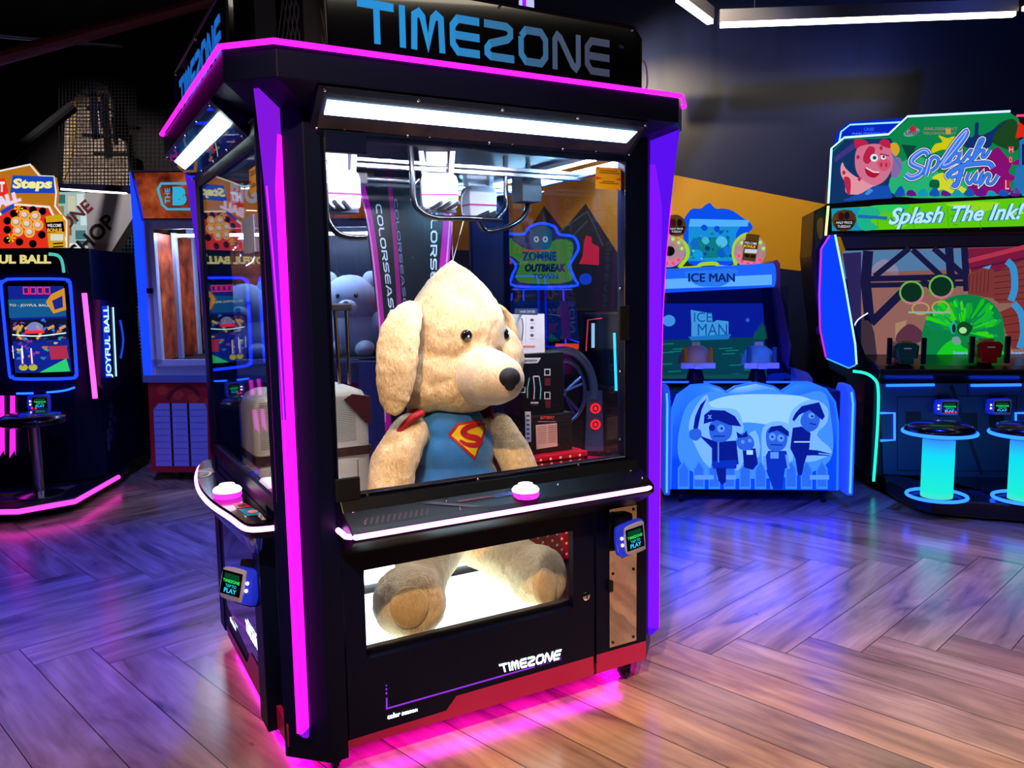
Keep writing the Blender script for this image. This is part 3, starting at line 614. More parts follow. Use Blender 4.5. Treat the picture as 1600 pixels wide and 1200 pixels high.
# yellow instruction stickers inside the front and side glass
def sticker(pf, par):
    a = MB(); a.flat = True; Y, O2, K = pt('#e8a808', .5, glow='#e8a808', gs=.25), pt('#e04818', .5, glow='#e04818', gs=.2), pt('#7a5008', .6)
    a.poly([pf(0, 0, 0), pf(.115, 0, 0), pf(.115, .075, 0), pf(0, .075, 0)], Y)
    for q in [[(0, .075), (.03, .075), (0, .066)], [(0, .043), (.03, .037), (0, .031)], [(.115, .043), (.085, .037), (.115, .031)], [(.115, 0), (.085, 0), (.115, .012)]]: a.poly([pf(x, y, 1) for x, y in q], O2)
    for x0, y0, x1 in [(.02, .062, .095), (.014, .055, .105), (.016, .02, .10), (.03, .026, .08)]: a.poly([pf(x0, y0, 1), pf(x1, y0, 1), pf(x1, y0+.0022, 1), pf(x0, y0+.0022, 1)], K)
    a.build('instruction_sticker', par)
sticker(lambda x, y, k: (.965+x, .0205-k*.001, 1.848+y), M); sticker(lambda x, y, k: (-.1645-k*.001, .235-x, 1.80+y), M)
a = MB(pt('#98a4c8', .6)); a.box((-.1665, .20, 1.63), (-.1645, .36, 1.74)); a.build('paper_notice', M)
# ================================================================== INSIDE THE CRANE MACHINE
i_ = MB(pt('#10131c', .4)); i_.box((-.13, .05, .326), (1.25, 1.31, .335)); flo = i_.build('prize_floor', M)
FL = em('#e4fbff', 3.4); l = MB(FL); l.box((.10, .06, .335), (.80, .56, .345)); l.box((.30, .68, .335), (.80, .95, .345)); l.build('floor_light', flo)
l = MB(pt('#0c0e16', .4)); l.box((.0, .035, .335), (1.1, .058, .376)); l.build('floor_rail', flo)
# interior light rails under the hat
for nm, (p, q, s_) in {'a': ((.10, .95, 2.0), (.42, 1.2, 2.0), 8), 'b': ((.50, 1.22, 2.0), (1.18, 1.22, 2.0), 9), 'c': ((1.16, .25, 2.0), (1.16, 1.15, 2.0), 8), 'd': ((.05, .10, 1.985), (1.05, .10, 1.985), 12)}.items():
    p, q = Vector(p), Vector(q); t = MB(pt('#c8ccd4', .25, .8)); n = Vector((0, .02, 0)) if abs((q-p).x) > .2 else Vector((.02, 0, 0))
    t.loft([[p+n, p-n, p-n+Vector((0,0,.03)), p+n+Vector((0,0,.03))], [q+n, q-n, q-n+Vector((0,0,.03)), q+n+Vector((0,0,.03))]]); o = t.build('light_rail', M)
    d = MB(em('#f4f0ff' if nm == 'd' else '#9cd8ff', s_*48)); N = int((q-p).length/.022)
    for k in range(N): c = p.lerp(q, (k+.5)/N); d.box(c - Vector((.007, .007, .005)), c + Vector((.007, .007, -.001)))
    d.build('led_chips', o)
# rails and crane carriages
g = MB(pt('#c4c8d0', .25, .9))
for z, v in [(1.965, .50), (1.945, .50), (1.965, .98), (1.945, .98)]: g.box((-.12, v-.02, z), (1.24, v+.02, z+.012))
for u in (-.1, 1.22): g.box((u-.015, .08, 1.955), (u+.015, 1.28, 1.985))
g.build('gantry_rails', M)
g = MB(pt('#20242e', .4)); g.box((.98, .55, 1.86), (1.07, .64, 1.99)); g.box((-.02, .45, 1.9), (.10, .56, 1.99)); g.cyl((.28, .6, 1.95), (.36, .6, 1.95), .02); g.box((.255, .57, 1.9), (.33, .63, 1.985)); g.build('carriage_motor', M)
LWT = pt('#e4eaf4', .25, spec=.6)
def crane(x, y, z, fl=1, yaw=0):
    c, s_ = math.cos(yaw)*.8, math.sin(yaw)*.8; T = lambda a, b, h: Vector((x + a*c - b*s_, y + a*s_ + b*c, z + h*.85))
    b = MB(LWT); out = [(-.08, -.055), (.08, -.055), (.095, -.02), (.08, .06), (-.08, .06)]
    b.loft([[T(px*k, py*k, h) for px, py in out] for k, h in [(.75, -.075), (.95, -.062), (1.0, -.02), (1.0, .05), (.92, .075), (.7, .085)]]); o = b.build('crane_head', M, bevel=.006)
    r = MB(pt('#c01078', .35)); r.loft([[T(px*1.012, py*1.012, h) for px, py in out] for h in (-.016, -.008)], cap=False); r.build('red_band', o)
    n = MB(LWT); 
    for sx in (-1, 1): n.loft([[T(sx*.075-.012, -.02, .19), T(sx*.075+.012, -.02, .19), T(sx*.075+.012, .02, .19), T(sx*.075-.012, .02, .19)], [T(sx*.062-.012, -.03, .08), T(sx*.062+.012, -.03, .08), T(sx*.062+.012, .03, .08), T(sx*.062-.012, .03, .08)]])
    n.loft([[T(-.09, -.03, hh), T(.09, -.03, hh), T(.09, .04, hh), T(-.09, .04, hh)] for hh in (.185, .20)]); n.loft([[T(-.05, .0, hh), T(.05, .0, hh), T(.05, .035, hh), T(-.05, .035, hh)] for hh in (.08, .19)]); n.build('crane_neck', o)
    k = MB(pt('#606878', .3, .7))
    for sx in (-.04, 0, .04): k.cyl(T(sx, -.04, -.075), T(sx+.05*fl, -.1, -.05), .008, n=8)
    k.box(T(-.05, -.06, -.085), T(.07, .03, -.073)); k.build('claw_base', o)
    w_ = MB(WHITE); w_.tube(spline([T(-.085, -.02, .06), T(-.115, -.03, .02), T(-.11, -.02, -.05), T(-.08, 0, -.06)], 5), .0025, n=6); w_.build('cable', o); return o
pA = A.hit(684, 302, (0, .50, 0), (0, 1, 0)); crane(pA.x, .50, pA.z, 1, -.35)
pB = A.hit(748, 318, (0, .80, 0), (0, 1, 0)); crane(pB.x, .80, pB.z, 1, 0)
pC = A.hit(528, 300, (0, .40, 0), (0, 1, 0)); crane(pC.x, .40, pC.z, -1, 0)
# black hanging bumper loops
def loop(pts, r, v0, nm='hanging_bar'):
    P = [A.hit(x, y, (0, v, 0), (0, 1, 0)) for x, y, v in pts]; P = spline(P, 6); MB(pt('#0a0e18', .25, coat=.4)).tube(P, r, n=10).build(nm, M, True)
loop([(640, 215, .42), (644, 270, .42), (646, 310, .42), (655, 328, .42), (680, 340, .42), (730, 341, .42), (783, 344, .44)], .0105, 0)
loop([(789, 215, .5), (790, 270, .5), (790, 315, .5), (786, 330, .47), (775, 342, .44)], .0105, 0)
loop([(824, 215, .62), (825, 270, .62), (824, 320, .62), (818, 338, .6), (800, 352, .58), (770, 361, .58), (755, 358, .58), (745, 340, .55)], .0105, 0)
loop([(506, 250, .3), (508, 300, .3), (510, 335, .3), (516, 352, .3), (530, 366, .3), (550, 371, .3), (572, 371, .3)], .011, 0)
# tapered interior pillar with printed magenta stripes and white lettering
P = F(A, 1.2); b = MB(pt('#0a0d1a', .35))
b.plate([P(x, y) for x, y in [(548, 205), (735, 215), (708, 345), (684, 480), (684, 760), (620, 760), (604, 560), (575, 320)]], (0, .05, 0)); po = b.build('interior_pillar', M)
a = Art(P); mg = pt('#d0149c', .35); hl = pt('#f098d0', .3); wh = pt('#e8ecf4', .4); dm = pt('#7a86a8', .4)
a.line([(562, 280), (577, 340), (590, 440), (600, 560), (606, 660), (610, 760)], 10, mg, 1, 4); a.line([(560, 290), (575, 350), (587, 440), (597, 560), (602, 660)], 2.4, hl, 2, 4)
a.line([(599, 232), (606, 270), (615, 350), (622, 450), (628, 560)], 7, pt('#a00c70', .35, glow='#a00c70', gs=.3), 1, 4)  # dimmer second stripe and word paint a pane reflection of the first
a.line([(716, 238), (704, 300), (697, 380), (690, 470), (686, 600)], 15, mg, 1, 4); a.line([(719, 240), (707, 300), (700, 380), (693, 470)], 2.5, hl, 2, 4)
def vword(word, x0, y0, x1, y1, w0, w1, m):            # letters stacked sideways, reading downwards
    a.word(wide_word(word), ((x0+w0, y0), (x1+w1, y1), (x1, y1), (x0, y0)), m, 3)
vword('COLORSEASON', 586, 319, 612, 520, 9, 8, wh); vword('COLORSEASON', 615, 311, 632, 500, 5, 5, dm); vword('COLORSEASON', 673, 300, 671, 530, 11, 9, wh)
a.build('printed_stripes', po)
s = MB(CHROME); q = P(644, 402, 3); s.sph(q, .007, n=8, k=5); s.build('bolt', po, True)
# red bands with lettering low on the rear and side panes
a = Art(F(A, 1.30)); bw = pt('#d8d0dc', .4, glow='#d8d0dc', gs=.15); bm_ = pt('#c81868', .4)
a.P([(515, 785), (575, 747), (640, 722), (640, 775), (575, 768)], bm_, 1); a.word(wide_word('TIMEZONE'), ((541, 768), (655, 742), (655, 758), (541, 778)), bw, 2); a.build('window_band', M)
a = Art(Pl(A, (1.248, 0, 0), (-1, 0, 0))); a.P([(740, 700), (975, 716), (975, 722), (850, 737), (740, 742)], bm_, 1); a.word(wide_word('ZONE'), ((852, 716), (910, 720), (908, 731), (850, 729)), bw, 2); a.line([(850, 737), (905, 731)], 2, bw, 2); a.build('window_band', M)
# ------------------------------------------------------------------ things standing inside
# trolley suitcase
zf = .345
S = thing('trolley_suitcase', 'cream hard-shell trolley suitcase with dark straps behind the toy dog', 'suitcase', A, (.13, .86, zf))
cr_ = pt('#eee2cc', .35, glow='#000000', gs=0, bump=.15, bscale=120); b = MB(cr_)
def rrect(x0, x1, z0, z1, c): return [(x0+c, z0), (x1-c, z0), (x1-c*.3, z0+c*.3), (x1, z0+c), (x1, z1-c), (x1-c*.3, z1-c*.3), (x1-c, z1), (x0+c, z1), (x0+c*.3, z1-c*.3), (x0, z1-c), (x0, z0+c), (x0+c*.3, z0+c*.3)]
b.loft([[(x, y, z) for x, z in rrect(-.09+d, .36-d, zf+.05+d, 1.13-d, .06)] for y, d in [(.72, .02), (.735, .004), (.76, 0), (.96, 0), (.985, .005), (1.0, .02)]]); b.build('shell', S, True)
b = MB(pt('#8e8676', .4))
for k in range(26): z_ = .92+k*.007; b.box((-.07, .7185, z_), (.30, .7205, z_+.002))
for k in range(4): x = .0+k*.1; b.box((x, .718, .40), (x+.004, .7205, .84))
b.build('shell_ribs', S)
st = MB(pt('#4a2c28', .45)); st.box((-.092, .714, .86), (.362, 1.0, .895)); st.build('strap', S)
st = MB(pt('#5a2028', .35)); st.plate([(.36, .713, 1.09), (.29, .713, 1.105), (.255, .713, 1.085), (.34, .713, .985), (.362, .713, .98)], (0, .02, 0)); st.plate([(.362, .72, 1.09), (.362, .99, 1.09), (.362, .99, 1.0), (.362, .72, .985)], (.002, 0, 0)); st.build('corner_guard', S)
la = MB(pt('#8a7258', .3, .8)); la.box((.185, .705, .60), (.225, .716, .70)); la.tube(spline([(.18, .70, .52), (.18, .69, .59), (.195, .69, .60), (.23, .69, .60), (.235, .70, .52)], 3), .006, n=6); la.build('latch', S)
h = MB(pt('#c8a890', .2, 1.0)); R4 = [A.hit(x, y, (0, .85, 0), (0, 1, 0)) for x, y in ((531, 600), (523, 482), (546, 600), (541, 482))]; h.cyl(R4[0], R4[1], .008, n=10); h.cyl(R4[2], R4[3], .008, n=10); hh = h.build('handle_rods', S, True)
h = MB(pt('#2a2228', .4)); g0 = R4[1]; g1 = R4[3]; h.box((g0.x-.02, .835, g0.z-.01), (g1.x+.02, .865, g0.z+.02)); h.build('handle_grip', S, bevel=.006)
for x in (-.04, .31):
    for y in (.77, .95): MB(RUB).lathe([(.01, -.012), (.025, -.01), (.025, .01), (.01, .012)], (x, y, zf+.025), None, 14, 'x').build('wheel', S, True)
# polka-dot wrapped pedestal
PD = thing('gift_wrapped_box', 'large red box wrapped in white polka-dot paper under the boxes', 'box', A, (1.08, .55, zf))
m_, nt, bs = nodemat('polka_dots'); tc = nt.nodes.new('ShaderNodeTexCoord'); mp = nt.nodes.new('ShaderNodeMapping'); mp.inputs['Scale'].default_value = (42, 42, 42); mp.inputs['Rotation'].default_value = (0, 0, .0)
nt.links.new(tc.outputs['Object'], mp.inputs[0]); sx = nt.nodes.new('ShaderNodeSeparateXYZ'); nt.links.new(mp.outputs[0], sx.inputs[0])
def mth(op, a_, b_=None):
    n = nt.nodes.new('ShaderNodeMath'); n.operation = op
    for i, q in enumerate((a_, b_)):
        if q is None: continue
        if isinstance(q, (int, float)): n.inputs[i].default_value = q
        else: nt.links.new(q, n.inputs[i])
    return n.outputs[0]
hx = mth('ADD', sx.outputs[0], sx.outputs[1]); u_ = mth('ADD', hx, sx.outputs[2]); v_ = mth('SUBTRACT', hx, sx.outputs[2])
du = mth('SUBTRACT', mth('FRACT', mth('MULTIPLY', u_, .5)), .5); dv = mth('SUBTRACT', mth('FRACT', mth('MULTIPLY', v_, .5)), .5)
dd = mth('SQRT', mth('ADD', mth('MULTIPLY', du, du), mth('MULTIPLY', dv, dv))); ls = mth('LESS_THAN', dd, .17)
mx = nt.nodes.new('ShaderNodeMixRGB'); mx.inputs[1].default_value = lin('#c0102c'); mx.inputs[2].default_value = lin('#ffe8e0'); nt.links.new(ls, mx.inputs[0]); nt.links.new(mx.outputs[0], bs.inputs['Base Color']); bs.inputs['Roughness'].default_value = .35
b = MB(m_); b.box((.92, .49, zf), (1.235, .76, .80)); b.build('wrapped_body', PD, bevel=.004)
b = MB(m_); b.loft([[(x, y, z) for x, y in [(.91, .48), (1.243, .475), (1.243, .77), (.91, .77)]] for z in (.79, .812)]); b.build('wrapped_lid', PD, bevel=.003)
def carton(nm, label, x0, x1, y0, y1, z0, z1, m, arts, fr2=F):
    t = thing(nm, label, 'box', A, ((x0+x1)/2, (y0+y1)/2, z0)); b = MB(m); b.box((x0, y0, z0), (x1, y1, z1)); b.build('carton_body', t, bevel=.002); a = Art(F(A, y0)); arts(a); a.build('printed_panel', t); 
    f = MB(pt('#14151a', .6)); f.box((x0+.001, y0+.002, z1), (x1-.001, y1-.002, z1+.0015)); f.build('top_flap', t); return t
def a3(a):
    lb = pt('#c0c4d8', .5, glow='#8a90b0', gs=.1); pk = pt('#d8a8a0', .5, glow='#c09088', gs=.12)
    a.P([(820, 643), (829, 643), (830, 690), (821, 692)], lb, 1)
    for k in range(6): a.rect(822, 648+k*7, 827, 651+k*7, pt('#505468', .5), 2)
    a.P([(837, 664), (870, 661), (871, 697), (838, 702)], pk, 1)
    for k in range(9): a.line([(839, 667+k*3.2), (853, 666+k*3.2)], .9, pt('#8a6660', .5), 2); a.line([(856, 665.5+k*3.2), (869, 664.5+k*3.2)], .9, pt('#8a6660', .5), 2)
    a.tx('BUTTERFLY', 844, 650, 866, 655, pt('#d04848', .5, glow='#b03030', gs=.3), 2, .03); a.rect(840, 658, 868, 659.2, pt('#8a8a98', .5), 2)
b3 = carton('black_carton', 'black carton with a pale printed label, lowest in the stack beside the toy dog', .985, 1.20, .53, .68, .813, .975, pt('#1a1418', .45), a3)
def a2(a):
    wt = pt('#b8c0d0', .5, glow='#9098b0', gs=.2); cy = pt('#70c0c8', .5, glow='#408890', gs=.2)
    a.P([(808, 559), (845, 559), (840, 567), (808, 569)], wt, 1); a.tx('Crompton', 816, 560.5, 839, 566, pt('#181a28', .5), 2, .02, .2)
    for x, y, w_, h_ in [(851, 577, 8, 9), (851, 613, 8, 10), (812, 605, 8, 8)]:
        a.line([(x, y), (x+w_, y), (x+w_, y+h_), (x, y+h_)], 1.6, wt, 1, closed=True)
    a.line([(827, 590), (824, 606), (824, 622)], 1.5, cy, 1); a.line([(833, 588), (835, 606), (834, 624)], 1.5, wt, 1); a.line([(842, 588), (845, 606), (844, 624)], 1.5, cy, 1); a.line([(833, 588), (842, 588)], 2, wt, 1)
    a.rect(829, 628, 841, 630.5, wt, 1); a.rect(830, 632, 840, 633, pt('#7a3038', .5), 1)
    for k in range(5): a.rect(852, 626+k*2.4, 860, 627+k*2.4, pt('#803040', .5), 1); a.rect(851, 591+k*2.4, 860, 592+k*2.4, pt('#803040', .5), 1)
b2 = carton('black_carton', 'black appliance carton with small white icons in the middle of the stack', .955, 1.165, .54, .70, .9775, 1.235, pt('#0e0e16', .35, coat=.3), a2)
def a1(a):
    a.P([(804, 482), (840, 482), (840, 492), (804, 491)], pt('#2a3858', .5), 1); a.tx('HAIR DRYER', 812, 485, 836, 489, pt('#98a8c8', .5), 2, .02)
    a.line([(815, 497), (817, 512), (815, 532)], 2, pt('#586078', .5), 1, 3); a.line([(822, 494), (821, 540)], .8, pt('#98a0b8', .5), 1)
    for k, y in enumerate((500, 512, 524)): a.ell(831, y, 3, 2.4, pt('#4a4a58', .5), 1); a.rect(827, y+5, 836, y+6, pt('#a0a4b4', .5), 1)
    a.rect(806, 540, 836, 543, pt('#c87868', .5), 1)
b1 = carton('white_carton', 'tall white carton with a blue top edge standing on the black cartons', .975, 1.085, .56, .66, 1.237, 1.40, pt('#c8ccdc', .5), a1)
# ================================================================== THE TOY DOG
from mathutils import noise as nz
def fur(name, c1, c2, sc=1.0, bmp=.5):
    m, nt, b = nodemat(name); L = nt.links.new; N = nt.nodes.new; tc = N('ShaderNodeTexCoord')
    n1 = N('ShaderNodeTexNoise'); n1.inputs['Scale'].default_value = 9*sc; n1.inputs['Detail'].default_value = 5; L(tc.outputs['Object'], n1.inputs['Vector'])
    mp = N('ShaderNodeMapping'); mp.inputs['Scale'].default_value = (1, 1, .45); L(tc.outputs['Object'], mp.inputs[0])
    n2 = N('ShaderNodeTexNoise'); n2.inputs['Scale'].default_value = 95*sc; n2.inputs['Detail'].default_value = 5; n2.inputs['Distortion'].default_value = 1.2; L(mp.outputs[0], n2.inputs['Vector'])
    r = ramp(nt, [(.3, c2), (.62, c1)]); mx = N('ShaderNodeMath'); mx.operation = 'MULTIPLY_ADD'; mx.inputs[1].default_value = .5; L(n2.outputs[0], mx.inputs[0])
    m2 = N('ShaderNodeMath'); m2.operation = 'MULTIPLY'; m2.inputs[1].default_value = .5; L(n1.outputs[0], m2.inputs[0]); L(m2.outputs[0], mx.inputs[2]); L(mx.outputs[0], r.inputs[0]); L(r.outputs[0], b.inputs['Base Color'])
    b.inputs['Roughness'].default_value = .9; b.inputs['Sheen Weight'].default_value = .35; b.inputs['Sheen Roughness'].default_value = .5; b.inputs['Specular IOR Level'].default_value = .1
    ad = N('ShaderNodeMath'); ad.operation = 'ADD'; L(n2.outputs[0], ad.inputs[0]); L(n1.outputs[0], ad.inputs[1])
    bp = N('ShaderNodeBump'); bp.inputs['Strength'].default_value = bmp; bp.inputs['Distance'].default_value = .012; L(ad.outputs[0], bp.inputs['Height']); L(bp.outputs[0], b.inputs['Normal']); return m
FUR = fur('plush_fur', '#f0d2a2', '#c0945a'); FURL = fur('plush_muzzle', '#f4dcb4', '#d2b080', 1.3, .35); FURS = fur('plush_sole', '#dcb880', '#b89058', 1.5, .3)
D = thing('plush_dog', 'giant cream plush dog in a blue hero shirt sitting inside the crane machine', 'plush toy', A, (.58, .55, .345))
def dp(x, y, v): return A.hit(x, y, (0, v, 0), (0, 1, 0))
def blend(name, parts_, mat, parent, vox=.010, smooth=6, sub=0, noise=0):
    b = MB(mat)
    for q in parts_:
        if q[0] == 's': b.sph(q[1], q[2], n=40, k=24)
        else:
            pts = [Vector(p) for p, r in q[1]]; rs = [r for p, r in q[1]]
            for (p, r), (p2, r2) in zip(q[1][:-1], q[1][1:]):
                p, p2 = Vector(p), Vector(p2); n = max(2, int((p2-p).length / (min(r, r2)*.3 + .004)))
                for k in range(n+1): b.sph(p.lerp(p2, k/n), r+(r2-r)*k/n, n=24, k=16)
    o = b.build('tmp', None); md = o.modifiers.new('r', 'REMESH'); md.mode = 'VOXEL'; md.voxel_size = vox
    sm = o.modifiers.new('s', 'SMOOTH'); sm.iterations = smooth; sm.factor = .6
    dg = bpy.context.evaluated_depsgraph_get(); me = bpy.data.meshes.new_from_object(o.evaluated_get(dg)); bpy.data.objects.remove(o)
    off = OFF.get(parent.name, Vector()); nm = [v.normal.copy() for v in me.vertices]
    for v, n in zip(me.vertices, nm):
        c = v.co - off
        if noise: c += n * (nz.noise(c*28)*.6 + nz.noise(c*70)*.4) * noise
        v.co = c
    me.materials.clear(); me.materials.append(mat)
    N_ = len(me.polygons); me.polygons.foreach_set('use_smooth', [True]*N_); me.polygons.foreach_set('material_index', [0]*N_)
    o = bpy.data.objects.new(name, me); COL.objects.link(o); o.parent = parent; OFF[o.name] = off; return o
hc = dp(714, 556, .56)
fw = Vector((.28, -.96, 0)).normalized(); sd = Vector((fw.y*-1, fw.x, 0)); sd = Vector((.96, .28, 0))
muz = dp(757, 588, .36)
body = [
 ('s', dp(712, 530, .57), (.205, .195, .165)), ('s', dp(700, 575, .57), (.192, .18, .15)), ('s', dp(718, 600, .53), (.18, .16, .12)), ('s', dp(665, 600, .57), (.125, .13, .115)), ('s', dp(775, 560, .55), (.11, .13, .14)),
 ('c', [(dp(712, 515, .57), .200), (dp(711, 492, .57), .168), (dp(710, 470, .57), .130), (dp(709, 450, .57), .093), (dp(708, 433, .57), .058), (dp(707.5, 419, .57), .028), (dp(707.5, 411, .57), .012)]),
 ('c', [(muz, .108), (dp(772, 591, .27), .097), (dp(783, 592, .22), .082)]),
 ('s', dp(712, 690, .56), (.155, .135, .14)), ('s', dp(712, 760, .56), (.175, .15, .17)), ('s', dp(712, 820, .56), (.185, .165, .15)),
 ('c', [(dp(640, 676, .52), .075), (dp(615, 725, .47), .088), (dp(604, 790, .42), .086), (dp(606, 850, .38), .07)]),
 ('c', [(dp(780, 668, .53), .062), (dp(800, 705, .46), .073), (dp(822, 755, .385), .073), (dp(846, 812, .33), .064)]),
 ('c', [(dp(690, 850, .50), .10), (dp(664, 890, .33), .095), (dp(645, 925, .22), .105), (dp(640, 940, .165), .127)]),
 ('c', [(dp(752, 850, .48), .10), (dp(792, 868, .36), .098), (dp(826, 890, .25), .100), (dp(842, 900, .19), .116)])]
bod = blend('body', body, FUR, D, .009, 7, noise=.006)
# flat soles: cut the two feet with planes by squashing everything beyond them
me = bod.data; off = OFF[bod.name]
soles = [(dp(640, 943, .075), Vector((-.10, -.985, .12)).normalized(), .15), (dp(853, 912, .10), Vector((.38, -.90, .22)).normalized(), .15)]
for c, n, R_ in soles:
    for v in me.vertices:
        p = v.co + off
        d = (p - c).dot(n)
        if d > -.02 and (p - c).length < .22 and p.z < .66:
            k = (d+.02); v.co -= n * (k - .02*(1-math.exp(-k/.02)))
bvw = BVHTree.FromPolygons([v.co + off for v in me.vertices], [p.vertices for p in me.polygons])
def onbody(x, y, tree=None):
    d = RT*((x-800)/FPX) + DN*((y-600)/FPX) + FW; d = (A.I.to_3x3() @ d).normalized(); h = (tree or bvw).ray_cast(A.c, d); return (h[0], h[1]) if h[0] else (None, None)
# soles
for (c, n, R_), (rx, ry) in zip(soles, [(.066, .070), (.058, .070)]):
    x = n.cross(Vector((0,0,1))).normalized(); y = x.cross(n); b = MB(FURS); rr = []
    for h, k in [(-.02, 1.0), (.002, .98), (.006, .9), (.008, .5)]: rr.append([c + n*h + x*rx*k*math.cos(t*math.pi/14) + y*(ry*k*math.sin(t*math.pi/14) - .012) for t in range(28)])
    b.loft(rr); b.build('sole', D, True)
# muzzle cover (paler) : slightly larger shell around the muzzle, open towards the head
mzc = [(dp(757, 588, .36), .1115), (dp(772, 591, .27), .1005), (dp(783, 592, .22), .0855)]
mz = blend('muzzle', [('c', mzc)], FURL, D, .008, 5, noise=.002)
mv = mz.data; mo = OFF[mz.name]
# ears
def ear(pts, name='ear'):
    return blend(name, pts, FUR, D, .007, 4, noise=.005)
def flap(chain, dv=.5):
    out = []
    for (x, y, v, w, t) in chain: out.append((dp(x, y, v), w, t))
    return out
def ear_mesh(chain, ax):
    b = MB(FUR); rings = []; ch = flap(chain); N = 20; up = Vector(ax).normalized()
    P = spline([c[0] for c in ch], 5); M_ = len(P)
    for i, p in enumerate(P):
        k = i/(M_-1)*(len(ch)-1); j = min(int(k), len(ch)-2); f = k-j; w_ = ch[j][1]*(1-f)+ch[j+1][1]*f; t = ch[j][2]*(1-f)+ch[j+1][2]*f
        d = (P[min(i+1, M_-1)] - P[max(i-1, 0)]).normalized(); th = d.cross(up).normalized(); u2 = th.cross(d).normalized()
        rings.append([p + u2*w_*math.cos(a) + th*t*math.sin(a) for a in [2*math.pi*q/N for q in range(N)]])
    b.loft(rings); o = b.build('ear', D, True); o.modifiers.new('s', 'SUBSURF').levels = 1; o.modifiers['s'].render_levels = 1
    tx = bpy.data.textures.new('furry', 'CLOUDS'); tx.noise_scale = .03; dm = o.modifiers.new('d', 'DISPLACE'); dm.texture = tx; dm.strength = .012; return o
ear_mesh([(646, 474, .50, .03, .014), (636, 492, .46, .062, .026), (624, 525, .44, .078, .034), (620, 565, .42, .078, .034), (617, 605, .42, .068, .032), (614, 632, .42, .048, .026), (611, 647, .42, .02, .014)], (.85, -.45, 0))
ear_mesh([(778, 478, .57, .02, .012), (789, 494, .59, .045, .018), (795, 522, .60, .055, .020), (797, 555, .62, .055, .022), (796, 590, .64, .035, .02)], (.15, -.98, 0))
# eyes, nose, mouth seam
for x, y, sx in [(729, 524.5, 1), (789.5, 522, 1)]:
    p, n = onbody(x, y)
    if p is None: continue
    n = (n + fw*.8).normalized() if x < 760 else n.lerp(fw, .3).normalized(); b = MB(pt('#0c0c10', .08, coat=1)); u_ = n.cross(Vector((0,0,1))).normalized(); v_ = u_.cross(n)
    R = .0235; b.loft([[p + n*h + (u_*math.cos(t) + v_*math.sin(t))*R*k for t in [2*math.pi*q/24 for q in range(24)]] for h, k in [(-.03, .8), (-.004, 1), (.004, .98), (.010, .8), (.0135, .45), (.0142, .05)]]); e = b.build('eye', D, True)
    b = MB(pt('#e8ecf4', .2)); b.loft([[p + n*h + (u_*math.cos(t) + v_*math.sin(t))*.0045*k for t in [2*math.pi*q/12 for q in range(12)]] for h, k in [(.012, 1), (.0158, .9), (.0168, .1)]]); b.build('pupil_highlight', e, True)
tm = BVHTree.FromPolygons([v.co + mo for v in mv.vertices], [p.vertices for p in mv.polygons])
p, n = onbody(797, 589, tm)
if p is not None:
    b = MB(pt('#050506', .75)); q = p - n*.012 + fw*.004; b.sph(q, (.040, .034, .036), n=24, k=14); b.sph(q - Vector((0, 0, .02)), (.024, .024, .028), n=16, k=10); b.build('nose', D, True)
# shirt and cape
sh_ = [('s', dp(712, 700, .555), (.163, .142, .155)), ('s', dp(712, 760, .555), (.182, .157, .175)), ('s', dp(712, 815, .555), (.192, .17, .12)), ('s', dp(706, 665, .55), (.135, .12, .10))]
shm, nt, bs = nodemat('shirt_velvet'); nn = nt.nodes.new('ShaderNodeTexNoise'); nn.inputs['Scale'].default_value = 6; nn.inputs['Detail'].default_value = 3; tcn = nt.nodes.new('ShaderNodeTexCoord'); nt.links.new(tcn.outputs['Object'], nn.inputs['Vector'])
rp = ramp(nt, [(.35, '#1560a8'), (.7, '#2384cc')]); nt.links.new(nn.outputs[0], rp.inputs[0]); nt.links.new(rp.outputs[0], bs.inputs['Base Color']); bs.inputs['Roughness'].default_value = .7; bs.inputs['Sheen Weight'].default_value = .4
sh_o = blend('shirt', sh_, shm, D, .009, 6)
so = OFF[sh_o.name]; ts = BVHTree.FromPolygons([v.co + so for v in sh_o.data.vertices], [p.vertices for p in sh_o.data.polygons])
def drape(pts, m, name, par, lift, dens=7, thick=0):
    """a printed shape that follows the shirt: fan of small cells cast onto it"""
    b = MB(m); b.flat = True
    vs, fs = pts; out = []
    for x, y in vs:
        p, n = onbody(x, y, ts)
        if p is None: p, n = dp(x, y, .45), Vector((0, -1, 0))
        out.append(p + n*lift)
    b.add(out, fs); return b.build(name, par)
def fill(poly, step=2.2):
    """triangulated filling of a 2-D outline with inner points"""
    bm = bmesh.new(); vs = [bm.verts.new((x, y, 0)) for x, y in poly]; bm.faces.new(vs); bmesh.ops.triangulate(bm, faces=bm.faces)
    for _ in range(3):
        es = [e for e in bm.edges if e.calc_length() > step*2]
        if not es: break
        bmesh.ops.subdivide_edges(bm, edges=es, cuts=1); bmesh.ops.triangulate(bm, faces=bm.faces)
    bm.verts.index_update(); r = ([(v.co.x, v.co.y) for v in bm.verts], [tuple(v.index for v in f.verts) for f in bm.faces]); bm.free(); return r
E5 = lambda X, Y: (480+X*.375, 350+Y*.375)
RDm, YLm = pt('#b81420', .6, glow='#b81420', gs=.05), pt('#f0c818', .6, glow='#f0c818', gs=.06)
shield = [E5(*q) for q in [(622, 832), (720, 814), (742, 858), (696, 984), (585, 878)]]
drape(fill(shield), RDm, 'emblem', sh_o, .004)
drape(fill([E5(*p) for p in [(630, 841), (714, 825), (733, 858), (696, 968), (600, 880)]]), YLm, 'emblem', sh_o, .0055)
sp_ = spline([(x, y, 0) for x, y in [(736, 836), (706, 836), (668, 846), (648, 864), (662, 884), (700, 894), (714, 908), (698, 922), (662, 918), (634, 902)]], 4)
